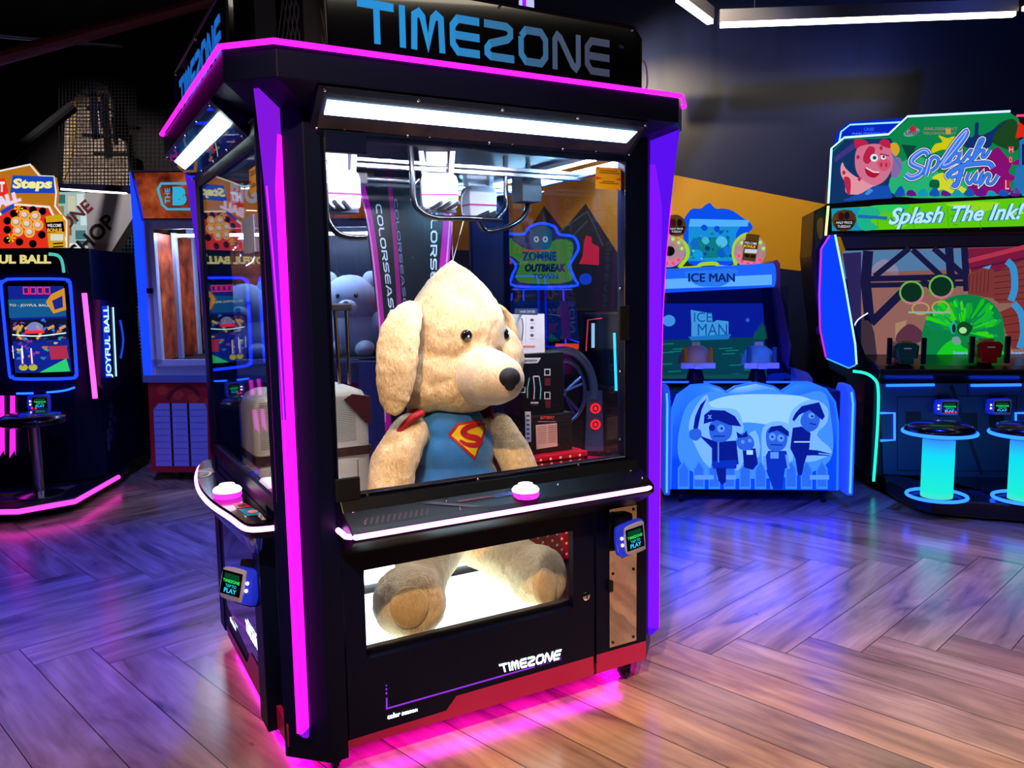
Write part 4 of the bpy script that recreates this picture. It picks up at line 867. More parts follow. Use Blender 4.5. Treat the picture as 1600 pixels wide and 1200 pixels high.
n_ = len(sp_); wd = [8 + 17*math.sin(math.pi*i/(n_-1))**.7 for i in range(n_)]; rv, _f = ribbon([(p.x, p.y) for p in sp_], wd)
drape(([E5(v.x, v.y) for v in rv], _f), RDm, 'emblem', sh_o, .0075)
yb = MB(YLm); yb.loft([[(dp(712, 800, .555).x + .194*math.cos(t), .555 + .172*math.sin(t), z) for t in [2*math.pi*k/28 for k in range(28)]] for z in (.655, .685)], cap=False); yb.build('belt', D, True)
cp = MB(pt('#b01020', .6)); cps = []
for k, v in enumerate([(0, .0), (.25, .02), (.5, .05), (.75, .08), (1, .1)]):
    t, o_ = v; zz_ = 1.06 - t*.55; ring = []
    for q in range(13): a_ = math.pi*(-.12 + 1.24*q/12); ring.append(Vector((dp(706, 700, .55).x + (.165+o_*1.1)*math.cos(a_), .56 + (.13+o_*1.2)*math.sin(a_) + .012*math.sin(q*2.2)*t, zz_ - .02*math.sin(a_)*0)))
    cps.append(ring)
cp.flat = True; cp.loft(cps, cap=False, closed=False); co_ = cp.build('cape', D, True); co_.modifiers.new('t', 'SOLIDIFY').thickness = .006
c2 = MB(pt('#b01020', .6)); c2.tube(spline([dp(624, 676, .47), dp(634, 662, .46), dp(646, 652, .45), dp(660, 645, .46)], 4), [.014]*13, n=8); c2.build('cape_collar', D, True)
# strings holding the toy up
sg = MB(pt('#d8d8e0', .5)); top = dp(707.5, 408, .57)
sg.tube([top, dp(724, 346, .50)], .0016, n=5); sg.tube([top, dp(706, 347, .50)], .0012, n=5); o = sg.build('string', D)
# ================================================================== BALL DROP MACHINE (far left)
NB = em(bl('#2458ff', 6), 6); NBW = em(bl('#38a0ff', 6), 6)
BF = Fr(-3.13, 6.0, 6)
T = thing('ball_drop_machine', 'ball drop arcade machine with blue neon screens and pink strips at the left edge', 'arcade machine', BF, (-.8, .4, 0))
b = MB(BLK); b.prism([(-1.75, .0), (-.14, .0), (0, .12), (0, 1.05), (-1.75, 1.05)], .12, 1.86); b.build('cabinet', T, bevel=.01)
b = MB(pt('#0c0e24', .35)); BP = [( -2.0, -.55), (-.25, -.72), (.02, -.50), (.04, .25), (.0, .6), (-1.9, .6)]; b.prism(BP, .05, .115); b.build('platform', T, bevel=.01)
s = MB(em('#ff38c0', 2.6)); s.tube([(x, y, .085) for x, y in BP[:4]], .018, n=8); s.build('platform_light', T)
a = Loc('t', .116)
for k, c in enumerate(['#c8782a', '#2a5ac8', '#c83a5a', '#2a8ac8', '#c8a02a', '#5a3ac8']): a.line([(-1.6, -.5+k*.055), (-.75, -.58+k*.055), (-.35, -.55+k*.055), (-.12, -.36+k*.05)], .014, pt(c, .5), 1)
a.build('platform_stripes', T)
P = F(BF, -.02)
a = Art(P); a.rect(-190, 426, 149, 436, BLK, 0)
def bscreen(dx, par, nm):
    S = lambda x: x+dx
    a = Art(P); nf = [(S(x), y) for x, y in [(10, 438), (20, 436), (96, 436), (107, 440), (111, 450), (120, 574), (119, 586), (110, 591), (32, 592), (20, 588), (15, 577), (3, 452), (4, 442)]]
    a.P([(S(4), 440), (S(112), 440), (S(120), 588), (S(22), 590)], pt('#04040c', .15), 1)
    a.P([(S(12), 447), (S(100), 447), (S(112), 581), (S(24), 583)], em('#1428a0', .8), 2)
    a.P([(S(13), 468), (S(102), 466), (S(104), 494), (S(15), 497)], em('#1868a8', .7), 3); a.P([(S(16), 500), (S(105), 497), (S(108), 530), (S(18), 534)], em('#141838', .8), 3)
    for k in range(5): a.P([(S(20+k*18), 512), (S(30+k*18), 507), (S(32+k*18), 511), (S(22+k*18), 516)], em('#e0a060', .9), 4)
    a.P([(S(62), 582), (S(104), 560), (S(110), 580)], em('#30d878', .9), 4); a.P([(S(76), 541), (S(104), 540), (S(108), 560), (S(80), 562)], em('#b83050', .9), 4)
    a.P([(S(72), 472), (S(80), 460), (S(101), 450), (S(104), 484), (S(84), 490)], em('#e09828', .9), 4); a.P([(S(82), 470), (S(98), 462), (S(99), 480), (S(86), 484)], em('#182890', .9), 5)
    for x in (34, 49): a.line([(S(x), 548), (S(x+2), 572)], 5, em('#7a3ab0', .8), 4); a.line([(S(x), 544), (S(x+2), 568)], 2, em('#d8e0ff', 1.2), 5); a.ell(S(x+3), 574, 7, 5, em('#c8c838', .8), 4)
    a.line([(S(34), 530), (S(28), 520), (S(36), 508)], 4, em('#d8b020', .9), 5, 3); a.line([(S(58), 530), (S(64), 520), (S(58), 508)], 4, em('#d8b020', .9), 5, 3)
    a.ell(S(55), 512, 12, 9, em('#8a90d8', .8), 5); a.line([(S(40), 519), (S(70), 518)], 5, em('#f02838', 1.3), 6); a.line([(S(20), 523), (S(60), 525), (S(104), 520)], 1.6, em('#c8f0ff', 1.6), 7, 4)
    rs = random.Random(5)
    for k in range(46):
        x, y = rs.uniform(18, 100), rs.uniform(498, 560); a.P([(S(x), y), (S(x+rs.uniform(3, 9)), y+rs.uniform(-3, 2)), (S(x+rs.uniform(3, 8)), y+rs.uniform(2, 6)), (S(x-1), y+rs.uniform(2, 5))], em(rs.choice(['#1838c0', '#3878d8', '#7838a0', '#c87838', '#283878', '#e8c848', '#9848a8', '#38a0b8']), .85), 3.5)
    for x in (20, 35): a.line([(S(x), 540), (S(x+2), 560)], 1.2, em('#f0f4ff', 1.2), 5)
    a.tx('TO - JOYFUL BALL', S(15), 475, S(78), 480, em('#d8d8c0', .9), 5, .02)
    for k in range(4):
        x = S(37+k*11); a.line([(x, 449), (x+8, 449), (x+8.5, 459), (x+.5, 459)], 1.6, em('#f82040', 1.5), 5, closed=True)
    o = a.build(nm, par)
    n = MB(NB); pts = spline([P(x, y, 8) for x, y in nf], 4, True); n.tube(pts, .011, n=6, closed=True); n.build('neon_frame', par); return o
bscreen(0, T, 'screen'); bscreen(-136, T, 'screen')
MB(em('#ff50d0', 2.4)).tube([P(133, 458, 12), P(150, 622, 12)], .018, n=6).build('pink_strip', T)
MB(NBW).tube(spline([P(30, 614, 30), P(60, 613, 40), (P(100, 610, 30)), P(118, 605, 10)], 4), .008, n=6).build('counter_light', T)
for x in (3, 20): 
    a = Art(P); a.P([(x-4, 618), (x+4, 618), (x+5, 712), (x+3, 704), (x-5, 716)], em('#e828d8', 1.3), 2); a.build('pink_panel', T)
# marquee cards
MP = F(BF, .10); WB = pt('#e8e8f0', .5, glow='#ffffff', gs=.5)
b = MB(pt('#e89020', .5, glow='#e89020', gs=.55)); OS = [(-190, 392), (-190, 300), (-140, 262), (-60, 266), (-20, 272), (0, 267), (47, 257), (62, 275), (84, 276), (88, 300), (86, 322), (104, 345), (104, 405), (60, 410), (-190, 412)]
b.plate([MP(x, y) for x, y in OS], (0, .05, 0)); mq = b.build('marquee', T)
a = Art(MP); blu = em('#1c48c0', .9); rd = em('#e83020', .95); cy = em('#20a8d0', .9); wt = em('#f0f0f0', .95); dk = pt('#100c18', .5); yl = em('#f8b830', .95)
a.line(OS, 2.5, wt, 1, closed=True)
a.P([(20, 274), (84, 276), (86, 302), (16, 302)], blu, 2); a.tx('Steps', 20, 279, 82, 299, em('#f8f0a0', .95), 4, .05, .1)
a.P([(-20, 282), (8, 278), (14, 300), (-16, 322)], rd, 2); a.tx('HIT', -14, 284, 8, 300, wt, 4, .05); a.text('BALL', ((-18, 312), (30, 298), (34, 314), (-14, 330)), em('#f0d8f8', .95), 4, .08)
a.P([(-8, 338), (25, 318), (78, 322), (104, 374), (92, 398), (40, 408), (-4, 400)], wt, 3); a.P([(-6, 342), (26, 321), (76, 325), (100, 374), (90, 394), (40, 404), (-4, 396)], rd, 4)
for x, y in [(22, 334), (37, 328), (52, 328), (67, 330), (12, 345), (12, 359), (66, 367), (12, 375), (31, 378), (52, 381), (76, 345), (80, 360), (84, 378)]: a.ell(x, y, 6, 6, dk, 5)
for x, y in [(39, 336), (56, 338), (26, 347), (43, 350), (60, 352), (29, 361), (47, 363)]: a.ell(x, y, 8.5, 8.5, yl, 6); a.ell(x, y, 6.5, 6, em('#c89888', .9), 7); a.ell(x-.5, y-1, 4.6, 4, em('#f0d0c0', .95), 8)
a.P([(1, 330), (22, 318), (24, 324), (4, 336)], blu, 6)
a.P([(-190, 340), (-120, 330), (-60, 345), (-40, 380), (-60, 408), (-190, 408)], cy, 3); a.tx('TOY', -150, 350, -75, 395, yl, 5, .08, .2); a.P([(-130, 280), (-60, 280), (-60, 320), (-130, 320)], em('#d8d0e8', .9), 3); a.tx('GO', -115, 286, -75, 314, em('#3040c0', .9), 5, .06)
a.P([(72, 338), (99, 335), (104, 392), (78, 394)], em('#d8a820', .9), 9); a.P([(72, 348), (100, 346), (102, 362), (74, 364)], dk, 10); a.tx('WELCOME', 75, 350, 97, 355, wt, 11, .02); a.tx('BONUS', 75, 357, 98, 363, yl, 11, .04)
a.rect(80, 366, 100, 376, em('#e8e0d0', .9), 10); a.line([(84, 381), (100, 380)], 2, dk, 10); a.line([(84, 386), (100, 385)], 2, dk, 10)
for cx, cy_ in [(30, 326), (18, 372)]:
    for t in range(6): an = t*math.pi/3; a.P([(cx, cy_), (cx+7*math.cos(an-.2), cy_+7*math.sin(an-.2)), (cx+7*math.cos(an+.2), cy_+7*math.sin(an+.2))], em('#f8d020', 1), 6)
a.build('marquee_print', mq)
NP = F(BF, .0); b = MB(pt('#04050c', .3)); b.plate([NP(x, y) for x, y in [(-190, 396), (88, 390), (100, 402), (106, 428), (-190, 430)]], (0, .08, 0)); np_ = b.build('name_board', T)
a = Art(NP); a.tx('JOYFUL BALL', -52, 398, 80, 416, em('#e8d888', .95), 2, .05); a.line([(76, 397), (90, 399), (97, 408), (100, 426)], 5, em('#58c8c0', .9), 2, 3); a.line([(-66, 400), (-74, 404), (-78, 426)], 5, em('#58c8c0', .9), 2, 3); a.build('name_letters', np_)
# side face with bulged lit lettering
SP_ = SR(BF, .0)
b = MB(pt('#08081c', .3)); Q = SR(BF, .06)
b.plate([Q(x, y) for x, y in [(156, 468), (180, 472), (194, 500), (198, 560), (188, 600), (165, 620), (158, 600)]], (-.07, 0, 0)); sw_ = b.build('side_wing', T)
a = Art(Q); 
a.text('JOYFUL BALL', ((165, 590), (160, 478), (171, 478), (176, 590)), em('#a8d8ff', 1.6), 4, .03)
a.line([(176, 480), (181, 588)], 2.2, em('#a8e0ff', 1.6), 3); a.line([(163, 478), (169, 590)], 9, em('#1838d0', .9), 2); a.line([(187, 500), (192, 530), (188, 560)], 3, em('#2848e0', .9), 3, 3); a.build('side_letters', sw_)
a = Art(SP_); 
for k in range(10): x, y = 166+random.uniform(0, 22), 630+random.uniform(0, 80); a.ell(x, y, 3, 6, pt('#2a2a50', .5), 2)
a.build('side_print', T)
reader(T, P(70, 626, 60), (1, 0, 0), (0, 0, 1), (0, -1, 0))
dots('indicator_lamp', [P(x, 634, 100) for x in (62, 68)], .007, T, em('#ff2040', 2))
for u in (-1.6, -.2):
    for v in (-.4, .4): MB(RUB).lathe([(.02, 0), (.02, .03), (.012, .05)], (u, v, 0.0), None, 12).build('foot', T)
def stool(name, fr, u, v, z0, z1, pole, label, r=.17, rp=.035, neon=None, group=None):
    t = thing(name, label, 'stool', fr, (u, v, z0), group)
    p = MB(pole); p.cyl((u, v, z0+.01), (u, v, z1-.05), rp, n=24); p.build('pole', t, True)
    f = MB(STEEL if not neon else BLK); f.lathe([(r*.75, 0), (r*.75, .008), (r*.3, .02), (rp, .03)], (u, v, z0), None, 32); f.build('base_flange', t, True)
    s_ = MB(pt('#06070e', .25, coat=.5)); s_.lathe([(.02, -.05), (r*.8, -.045), (r*1.0, -.03), (r*1.02, -.005), (r*.97, .02), (r*.8, .038), (r*.4, .045), (.003, .046)], (u, v, z1), None, 36); s_.build('seat', t, True)
    if neon:
        for zz, rr in ((z1-.018, r*1.04), (z0+.022, r*.86)): n = MB(neon); n.tube([(u+rr*math.cos(a), v+rr*math.sin(a), zz) for a in [2*math.pi*k/40 for k in range(40)]], .011, n=8, closed=True); n.build('neon_ring', t)
    return t
q = BF.hit(62, 773, (0, 0, .117), (0, 0, 1)); stool('bar_stool', BF, q.x, q.y, .117, .66, pt('#c0b8b0', .2, 1.0), 'round black stool on a chrome pole in front of the ball drop machine', .21, .038)
# ================================================================== PRIZE CRANE (left, behind)
KF = Fr(-2.86, 6.45, 2)
T = thing('prize_crane', 'older prize crane with blue-lit frame and red brick artwork left of the big machine', 'crane machine', KF, (.9, .5, 0))
LB = pt('#5a6ab0', .4, glow='#2a40c0', gs=.15); SKY = pt('#a8b8e0', .4, glow='#4060c0', gs=.15)
b = MB(pt('#7080c8', .4)); b.box((0, 0, .10), (1.85, .95, .95)); b.build('lower_body', T, bevel=.01)
P = F(KF, 0)
a = Art(P); rb = pt('#a01c28', .45, glow='#a01c28', gs=.2)
a.P([(231, 596), (560, 596), (560, 738), (237, 738)], rb, 1)
for k in range(12): x, y = 245+k*24, 606+(k*7) % 26; a.blob([(x, y), (x+10, y-5), (x+18, y+4), (x+8, y+12)], pt('#b83a28', .5, glow='#b83a28', gs=.15), 2)
a.line([(262, 625), (270, 612), (285, 604), (300, 606), (312, 618)], 6, pt('#5a0c18', .5), 3, 4)
for x0 in (240, 340, 440): 
    a.P([(x0, 640), (x0+8, 630), (x0+80, 630), (x0+84, 640), (x0+86, 728), (x0+4, 728)], pt('#8c98e0', .35), 4)
    for k in (1, 2): a.line([(x0+k*27, 630), (x0+k*27+4, 728)], 3.5, pt('#10101c', .5), 5)
    for k in range(9): a.line([(x0+2, 640+k*10), (x0+85, 640+k*10)], .6, pt('#5060b0', .4), 6)
a.build('lower_print', T)
b = MB(LB); b.plate([P(*q) for q in [(225, 586), (560, 586), (560, 597), (226, 597)]], (0, -.03, 0)); b.build('ledge', T)
b = MB(em(bl('#1848ff', 3), 3)); b.plate([P(*q) for q in [(202, 268), (222, 300), (238, 586), (224, 586), (212, 420)]], (0, .04, 0)); b.build('left_light_post', T)
b = MB(SKY)
b.plate([P(*q) for q in [(222, 345), (232, 345), (246, 572), (236, 586)]], (0, .04, 0)); b.box((0, .0, .95), (.06, .06, 2.1)); b.box((1.79, 0, .95), (1.85, .06, 2.1)); b.box((0, .88, .95), (.06, .95, 2.1)); b.box((1.79, .88, .95), (1.85, .95, 2.1)); b.box((.9, .88, .95), (.96, .95, 2.1)); b.box((0, .0, 2.02), (1.85, .04, 2.12)); b.plate([P(*q) for q in [(236, 562), (560, 562), (560, 586), (237, 586)]], (0, .04, 0))
b.build('window_frame', T)
b = MB(pt('#383c48', .4)); b.plate([P(*q) for q in [(205, 267), (575, 262), (575, 345), (222, 345)]], (0, .3, 0)); hd = b.build('header', T)
P2 = F(KF, -.002); a = Art(P2)
m_, nt, bs = nodemat('orange_art'); nn = nt.nodes.new('ShaderNodeTexNoise'); nn.inputs['Scale'].default_value = 7; nn.inputs['Detail'].default_value = 6; tcn = nt.nodes.new('ShaderNodeTexCoord'); nt.links.new(tcn.outputs['Object'], nn.inputs['Vector'])
rp = ramp(nt, [(.35, '#5a1810'), (.6, '#c8582a'), (.75, '#e88a50')]); nt.links.new(nn.outputs[0], rp.inputs[0]); nt.links.new(rp.outputs[0], bs.inputs['Base Color']); nt.links.new(rp.outputs[0], bs.inputs['Emission Color']); bs.inputs['Emission Strength'].default_value = .45
OR = m_; ORP = m_.copy(); ORP.node_tree.nodes['Principled BSDF'].inputs['Emission Strength'].default_value = 0
a.line([(205, 267), (575, 262), (575, 345), (222, 345)], 2, pt('#9aa0b8', .4), 1, closed=True); a.P([(209, 270), (573, 266), (573, 341), (225, 341)], OR, 2)
cyn = em('#30b0d8', .95); a.line([(252, 287), (340, 286), (340, 327), (262, 327), (254, 320), (247, 296)], 3.5, cyn, 4, closed=True); a.tx('B', 270, 292, 292, 321, cyn, 5, .09); a.text('THE', ((258, 318), (258, 294), (266, 294), (266, 318)), cyn, 5, .02)
a.tx('BIG PRIZE', 360, 286, 480, 318, cyn, 4, .04); a.build('header_print', hd)
b = MB(ORP); b.plate([(.08, .93, 1.0), (1.8, .93, 1.0), (1.8, .93, 2.0), (.08, .93, 2.0)], (0, .015, 0)); b.build('rear_panel', T)
for u_ in (.03, 1.80): b = MB(ORP); b.box((u_, .08, .98), (u_+.012, .90, 2.0)); b.build('side_panel', T)
b = MB(SKY); b.box((.045, .40, .97), (.075, .46, 2.02)); b.build('inner_post', T)
b = MB(pt('#20242c', .5)); b.box((.03, .03, .95), (1.82, .92, .97)); b.build('inner_floor', T)
MB(glass('#eef2ff', 1.5)).box((.06, .012, .97), (1.79, .016, 2.02)).build('front_glass', T)
l = MB(em('#e8f4ff', 70)); l.box((.1, .30, 1.98), (1.75, .34, 2.0)); l.build('light_bar', T); MB(pt('#1c2858', .5)).box((0, .0, 2.1), (1.85, .95, 2.14)).build('top_panel', T)
a = Art(F(KF, .02)); a.P([(225, 357), (262, 359), (262, 364), (225, 364)], pt('#d89a20', .5, glow='#d89a20', gs=.3), 1); a.build('instruction_sticker', T)
MB(BLK).box((-.012, -.03, 1.52), (.03, .0, 1.56)).build('door_latch', T)
for u in (.12, 1.7):
    for v in (.1, .85):
        c = MB(CHROME).lathe([(.03, .07), (.03, .1)], (u, v, 0), None, 12).build('caster', T); MB(RUB).lathe([(.012, -.014), (.035, -.012), (.035, .012), (.012, .014)], (u, v, .035), None, 14, 'x').build('wheel', c, True)
c = MB(CHROME); c.lathe([(.05, 0), (.06, -.06), (.02, -.10)], (.62, .45, 2.02), None, 16)
for k in range(3): an = k*2.1; c.tube(spline([(.62, .45, 1.93), (.62+.10*math.cos(an), .45+.1*math.sin(an), 1.88), (.62+.08*math.cos(an), .45+.08*math.sin(an), 1.78), (.62+.02*math.cos(an), .45+.02*math.sin(an), 1.74)], 4), .006, n=6)
c.build('claw', T, True)
def plush(name, label, fr, c, r, m, m2):
    t = thing(name, label, 'plush toy', fr, (c[0], c[1], c[2]-r*1.55)); x, y, z = c
    b = MB(m); b.sph((x, y, z), (r*.8, r*.7, r*.75)); b.build('head', t, True); b = MB(m); b.sph((x, y, z-r*.95), (r*.85, r*.7, r*.8)); b.build('body', t, True)
    for s_ in (-1, 1):
        MB(m).sph((x+s_*r*.6, y, z+r*.6), (r*.25, r*.15, r*.25)).build('ear', t, True); MB(m).sph((x+s_*r*.8, y-r*.2, z-r*.8), (r*.25, r*.3, r*.5)).build('arm', t, True); MB(m2).sph((x+s_*r*.45, y-r*.6, z-r*1.35), (r*.28, r*.4, r*.25)).build('leg', t, True)
    MB(m2).sph((x, y-r*.55, z-r*.15), (r*.3, r*.3, r*.22)).build('muzzle', t, True)
    e = MB(pt('#050508', .2))
    for s_ in (-1, 1): e.sph((x+s_*r*.25, y-r*.62, z+r*.15), r*.07, n=10, k=6)
    e.sph((x, y-r*.85, z-r*.08), r*.09, n=10, k=6); e.build('eyes', t, True); return t
plush('plush_bear', 'grey-blue plush bear behind the glass of the older prize crane', KF, (.62, .45, 1.39), .27, pt('#a0b0c8', .9, sheen=.5), pt('#a8b4c4', .9))
plush('plush_bear', 'large white plush bear at the right end of the older prize crane', KF, (1.50, .5, 1.43), .30, pt('#c0d0e8', .9, sheen=.5), pt('#e0e8f4', .9))
t = thing('price_sign', 'small yellow price card standing inside the older prize crane', 'sign', KF, (.53, .1, .97)); MB(pt('#d8c850', .5, glow='#d8c850', gs=.3)).box((.46, .10, .97), (.60, .105, 1.14)).build('card', t)
a = Loc('f', .10); a.tx('$1.00', .47, 1.11, .59, 1.05, pt('#181818', .5), 2, .03); a.line([(.47, 1.03), (.59, 1.03)], .012, pt('#181818', .5), 2); a.build('card_print', t)
# ================================================================== ICE SHOOTER MACHINE (right middle)
IF = Fr(1.07, 5.46, -4)
T = thing('ice_shooter_machine', 'blue-lit two-player water shooting machine with pirate relief panel and cloud top', 'arcade machine', IF, (.6, .6, 0))
PW = pt('#8a90b8', .4); b = MB(pt('#0a1030', .4)); b.box((.02, .12, .10), (1.18, 1.35, .78)); b.box((-.12, .55, .78), (.86, 1.35, 1.45)); b.build('cabinet', T, bevel=.01)
P = F(IF, 0); out = [(1047, 764), (1050, 640), (1058, 618), (1080, 602), (1105, 600), (1124, 606), (1135, 613), (1150, 604), (1180, 598), (1208, 604), (1221, 612), (1240, 600), (1265, 598), (1290, 608), (1304, 628), (1309, 660), (1308, 766)]
def glowpanel():
    m, nt, b = nodemat('lit_relief'); N = nt.nodes.new; L = nt.links.new; e = N('ShaderNodeEmission'); tc = N('ShaderNodeTexCoord'); sp = N('ShaderNodeSeparateXYZ'); L(tc.outputs['Object'], sp.inputs[0])
    n = N('ShaderNodeTexNoise'); n.inputs['Scale'].default_value = 2.2; n.inputs['Detail'].default_value = 1; L(tc.outputs['Object'], n.inputs['Vector'])
    ma = N('ShaderNodeMath'); ma.operation = 'MULTIPLY_ADD'; L(sp.outputs[2], ma.inputs[0]); ma.inputs[1].default_value = 1.0; L(n.outputs[0], ma.inputs[2])
    r = ramp(nt, [(.62, bl('#0a48ff', 6)), (.95, bl('#3088ff', 6)), (1.0, bl('#88c8ff', 6))]); r.color_ramp.elements[0].position = .55; r.color_ramp.elements[1].position = .85
    mr = N('ShaderNodeMapRange'); mr.inputs[1].default_value = .3; mr.inputs[2].default_value = 1.55; L(ma.outputs[0], mr.inputs[0]); L(mr.outputs[0], r.inputs[0]); L(r.outputs[0], e.inputs[0]); e.inputs[1].default_value = 6
    L(e.outputs[0], nt.nodes['Material Output'].inputs[0]); return m
b = MB(glowpanel()); b.plate([P(x, y) for x, y in out], (0, .05, 0)); rp_ = b.build('lit_panel', T)
a = Art(P); hi = em('#a8dcff', 1.0)
a.blob([(1070, 640), (1110, 612), (1150, 615), (1200, 608), (1240, 618), (1285, 612), (1298, 650), (1296, 720), (1230, 745), (1120, 745), (1062, 720)], em(bl('#4090ff', 6), 6), 1, 6); a.blob([(1085, 645), (1130, 620), (1200, 616), (1262, 622), (1288, 650), (1240, 668), (1170, 660), (1110, 665)], em(bl('#98d4ff', 6), 6), 2, 6)  # pale blobs paint a highlight into the middle of the panel
for x in range(1068, 1300, 24):
    a.P([(x-9, 764), (x-9, 732), (x, 718), (x+9, 732), (x+9, 764)], em('#3a88ff', 1), 3); a.P([(x-7, 760), (x-7, 734), (x, 722), (x+7, 734), (x+7, 760)], em('#2a6cf8', 1), 4)
for x in (1085, 1120, 1265): a.rect(x, 742, x+30, 749, em('#5a9cff', 1), 5)
dB, mB, fB, fL = em('#0a1e9c', .9), em('#0c34d0', .9), em('#2a62e8', 1), em('#5a98ff', 1)
for q in [[(1076, 668), (1084, 640), (1104, 616), (1112, 636), (1150, 640), (1162, 668), (1158, 690), (1180, 672), (1186, 712), (1150, 735), (1108, 730), (1086, 696)], [(1190, 700), (1192, 668), (1212, 658), (1236, 668), (1238, 720), (1196, 730)], [(1232, 662), (1240, 638), (1268, 624), (1292, 636), (1292, 660), (1276, 680), (1300, 706), (1262, 722), (1236, 705)]]: a.blob(q, em(bl('#78b8ff', 5), 5), 3, 3)
# pirate with sabre
a.P([(1104, 622), (1096, 640), (1090, 670), (1085, 676), (1083, 668), (1086, 650), (1094, 632)], dB, 7); a.blob([(1078, 672), (1092, 670), (1096, 680), (1088, 688), (1078, 684)], fB, 8)
a.P([(1092, 680), (1120, 690), (1150, 688), (1154, 725), (1112, 728), (1112, 700)], dB, 6); a.P([(1112, 720), (1152, 718), (1150, 732), (1114, 732)], mB, 7)
a.P([(1118, 730), (1134, 730), (1134, 752), (1128, 758), (1122, 750)], dB, 7); a.blob([(1108, 676), (1110, 660), (1125, 655), (1142, 660), (1142, 680), (1130, 690), (1114, 688)], fB, 8)
a.P([(1099, 662), (1100, 648), (1110, 640), (1132, 641), (1148, 650), (1158, 666), (1140, 664), (1120, 656)], dB, 9); a.ell(1126, 669, 6, 6, fL, 10); a.ell(1127, 669, 2, 2, dB, 11); a.ell(1112, 668, 5, 5, dB, 10); a.line([(1114, 681), (1132, 681)], 1.6, dB, 10); a.tx('x', 1105, 648, 1112, 654, fL, 10, .05); a.line([(1122, 690), (1122, 722)], 2, fL, 8)
# small beast
a.blob([(1150, 688), (1160, 676), (1174, 682), (1178, 696), (1168, 704), (1154, 700)], fB, 7); a.P([(1152, 684), (1150, 674), (1160, 680), (1166, 672), (1168, 682)], dB, 8); a.ell(1160, 690, 3, 3, fL, 9); a.ell(1171, 688, 3, 3, fL, 9); a.P([(1160, 702), (1180, 700), (1184, 724), (1176, 734), (1162, 730)], dB, 6); a.rect(1166, 703, 1176, 710, hi, 8)
# boy with cap
a.blob([(1197, 692), (1197, 674), (1206, 666), (1222, 668), (1230, 680), (1226, 698), (1214, 705), (1202, 702)], fB, 9); a.P([(1199, 676), (1204, 666), (1220, 664), (1232, 674), (1232, 682), (1214, 672)], dB, 10); a.ell(1206, 682, 5.5, 6, fL, 11); a.ell(1219, 684, 5.5, 6, fL, 11); a.ell(1206, 682, 1.8, 1.8, dB, 12); a.ell(1220, 684, 1.8, 1.8, dB, 12); a.line([(1203, 694), (1222, 695)], 1.4, dB, 11)
a.P([(1200, 704), (1228, 704), (1234, 728), (1226, 732), (1222, 764), (1208, 764), (1198, 738), (1192, 720)], mB, 7); a.rect(1203, 706, 1216, 716, fL, 9); a.line([(1194, 712), (1196, 734)], 4, fL, 8); a.line([(1228, 710), (1232, 732)], 4, fL, 8)
# tall one with hat and gun
a.blob([(1250, 660), (1256, 644), (1270, 640), (1280, 652), (1276, 668), (1262, 674)], fB, 9); a.P([(1237, 655), (1242, 645), (1252, 634), (1270, 630), (1279, 628), (1284, 640), (1288, 650), (1284, 656), (1264, 640), (1248, 648), (1240, 658)], dB, 10); a.ell(1267, 649, 5, 5, fL, 11); a.ell(1268, 650, 1.8, 1.8, dB, 12); a.line([(1264, 661), (1274, 663)], 1.6, dB, 11)
a.P([(1238, 668), (1252, 666), (1266, 676), (1264, 700), (1256, 724), (1252, 742), (1246, 742), (1242, 716), (1234, 700)], dB, 8); a.line([(1240, 690), (1265, 690)], 2, hi, 9); a.P([(1240, 700), (1276, 703), (1296, 708), (1296, 712), (1270, 711), (1242, 712)], dB, 10); a.line([(1278, 708), (1297, 710)], 2.4, fL, 11)
a.build('relief_figures', rp_)
b = MB(em('#2060ff', 1.6)); b.tube([P(x, y, 2) for x, y in out], .008, n=6); b.build('panel_edge', rp_)
SW = pt('#5070c8', .3, glow='#2858ff', gs=.5)
for u, xs in ((-.02, -1), (1.2, 1)):
    b = MB(SW); b.prism([(-.06, .09), (-.06, .72), (-.02, .80), (.06, .83), (.2, .83), (.3, .7), (.3, .09)], u-.02, u+.025, 'x'); o = b.build('side_rail', T, bevel=.01)
    n = MB(em('#40a0ff', 1.8)); n.tube([(u-.0, -.066, .11), (u, -.066, .715), (u, -.03, .79)], .007, n=6); n.build('light_strip', o)
for u in (0.10, 1.08):
    c = MB(DKM).lathe([(.03, .07), (.03, .1)], (u, .12, 0), None, 12).build('caster', T); MB(RUB).lathe([(.012, -.014), (.035, -.012), (.035, .012), (.012, .014)], (u, .12, .035), None, 14, 'x').build('wheel', c, True)
    c = MB(DKM).lathe([(.03, .07), (.03, .1)], (u, 1.2, 0), None, 12).build('caster', T); MB(RUB).lathe([(.012, -.014), (.035, -.012), (.035, .012), (.012, .014)], (u, 1.2, .035), None, 14, 'x').build('wheel', c, True)
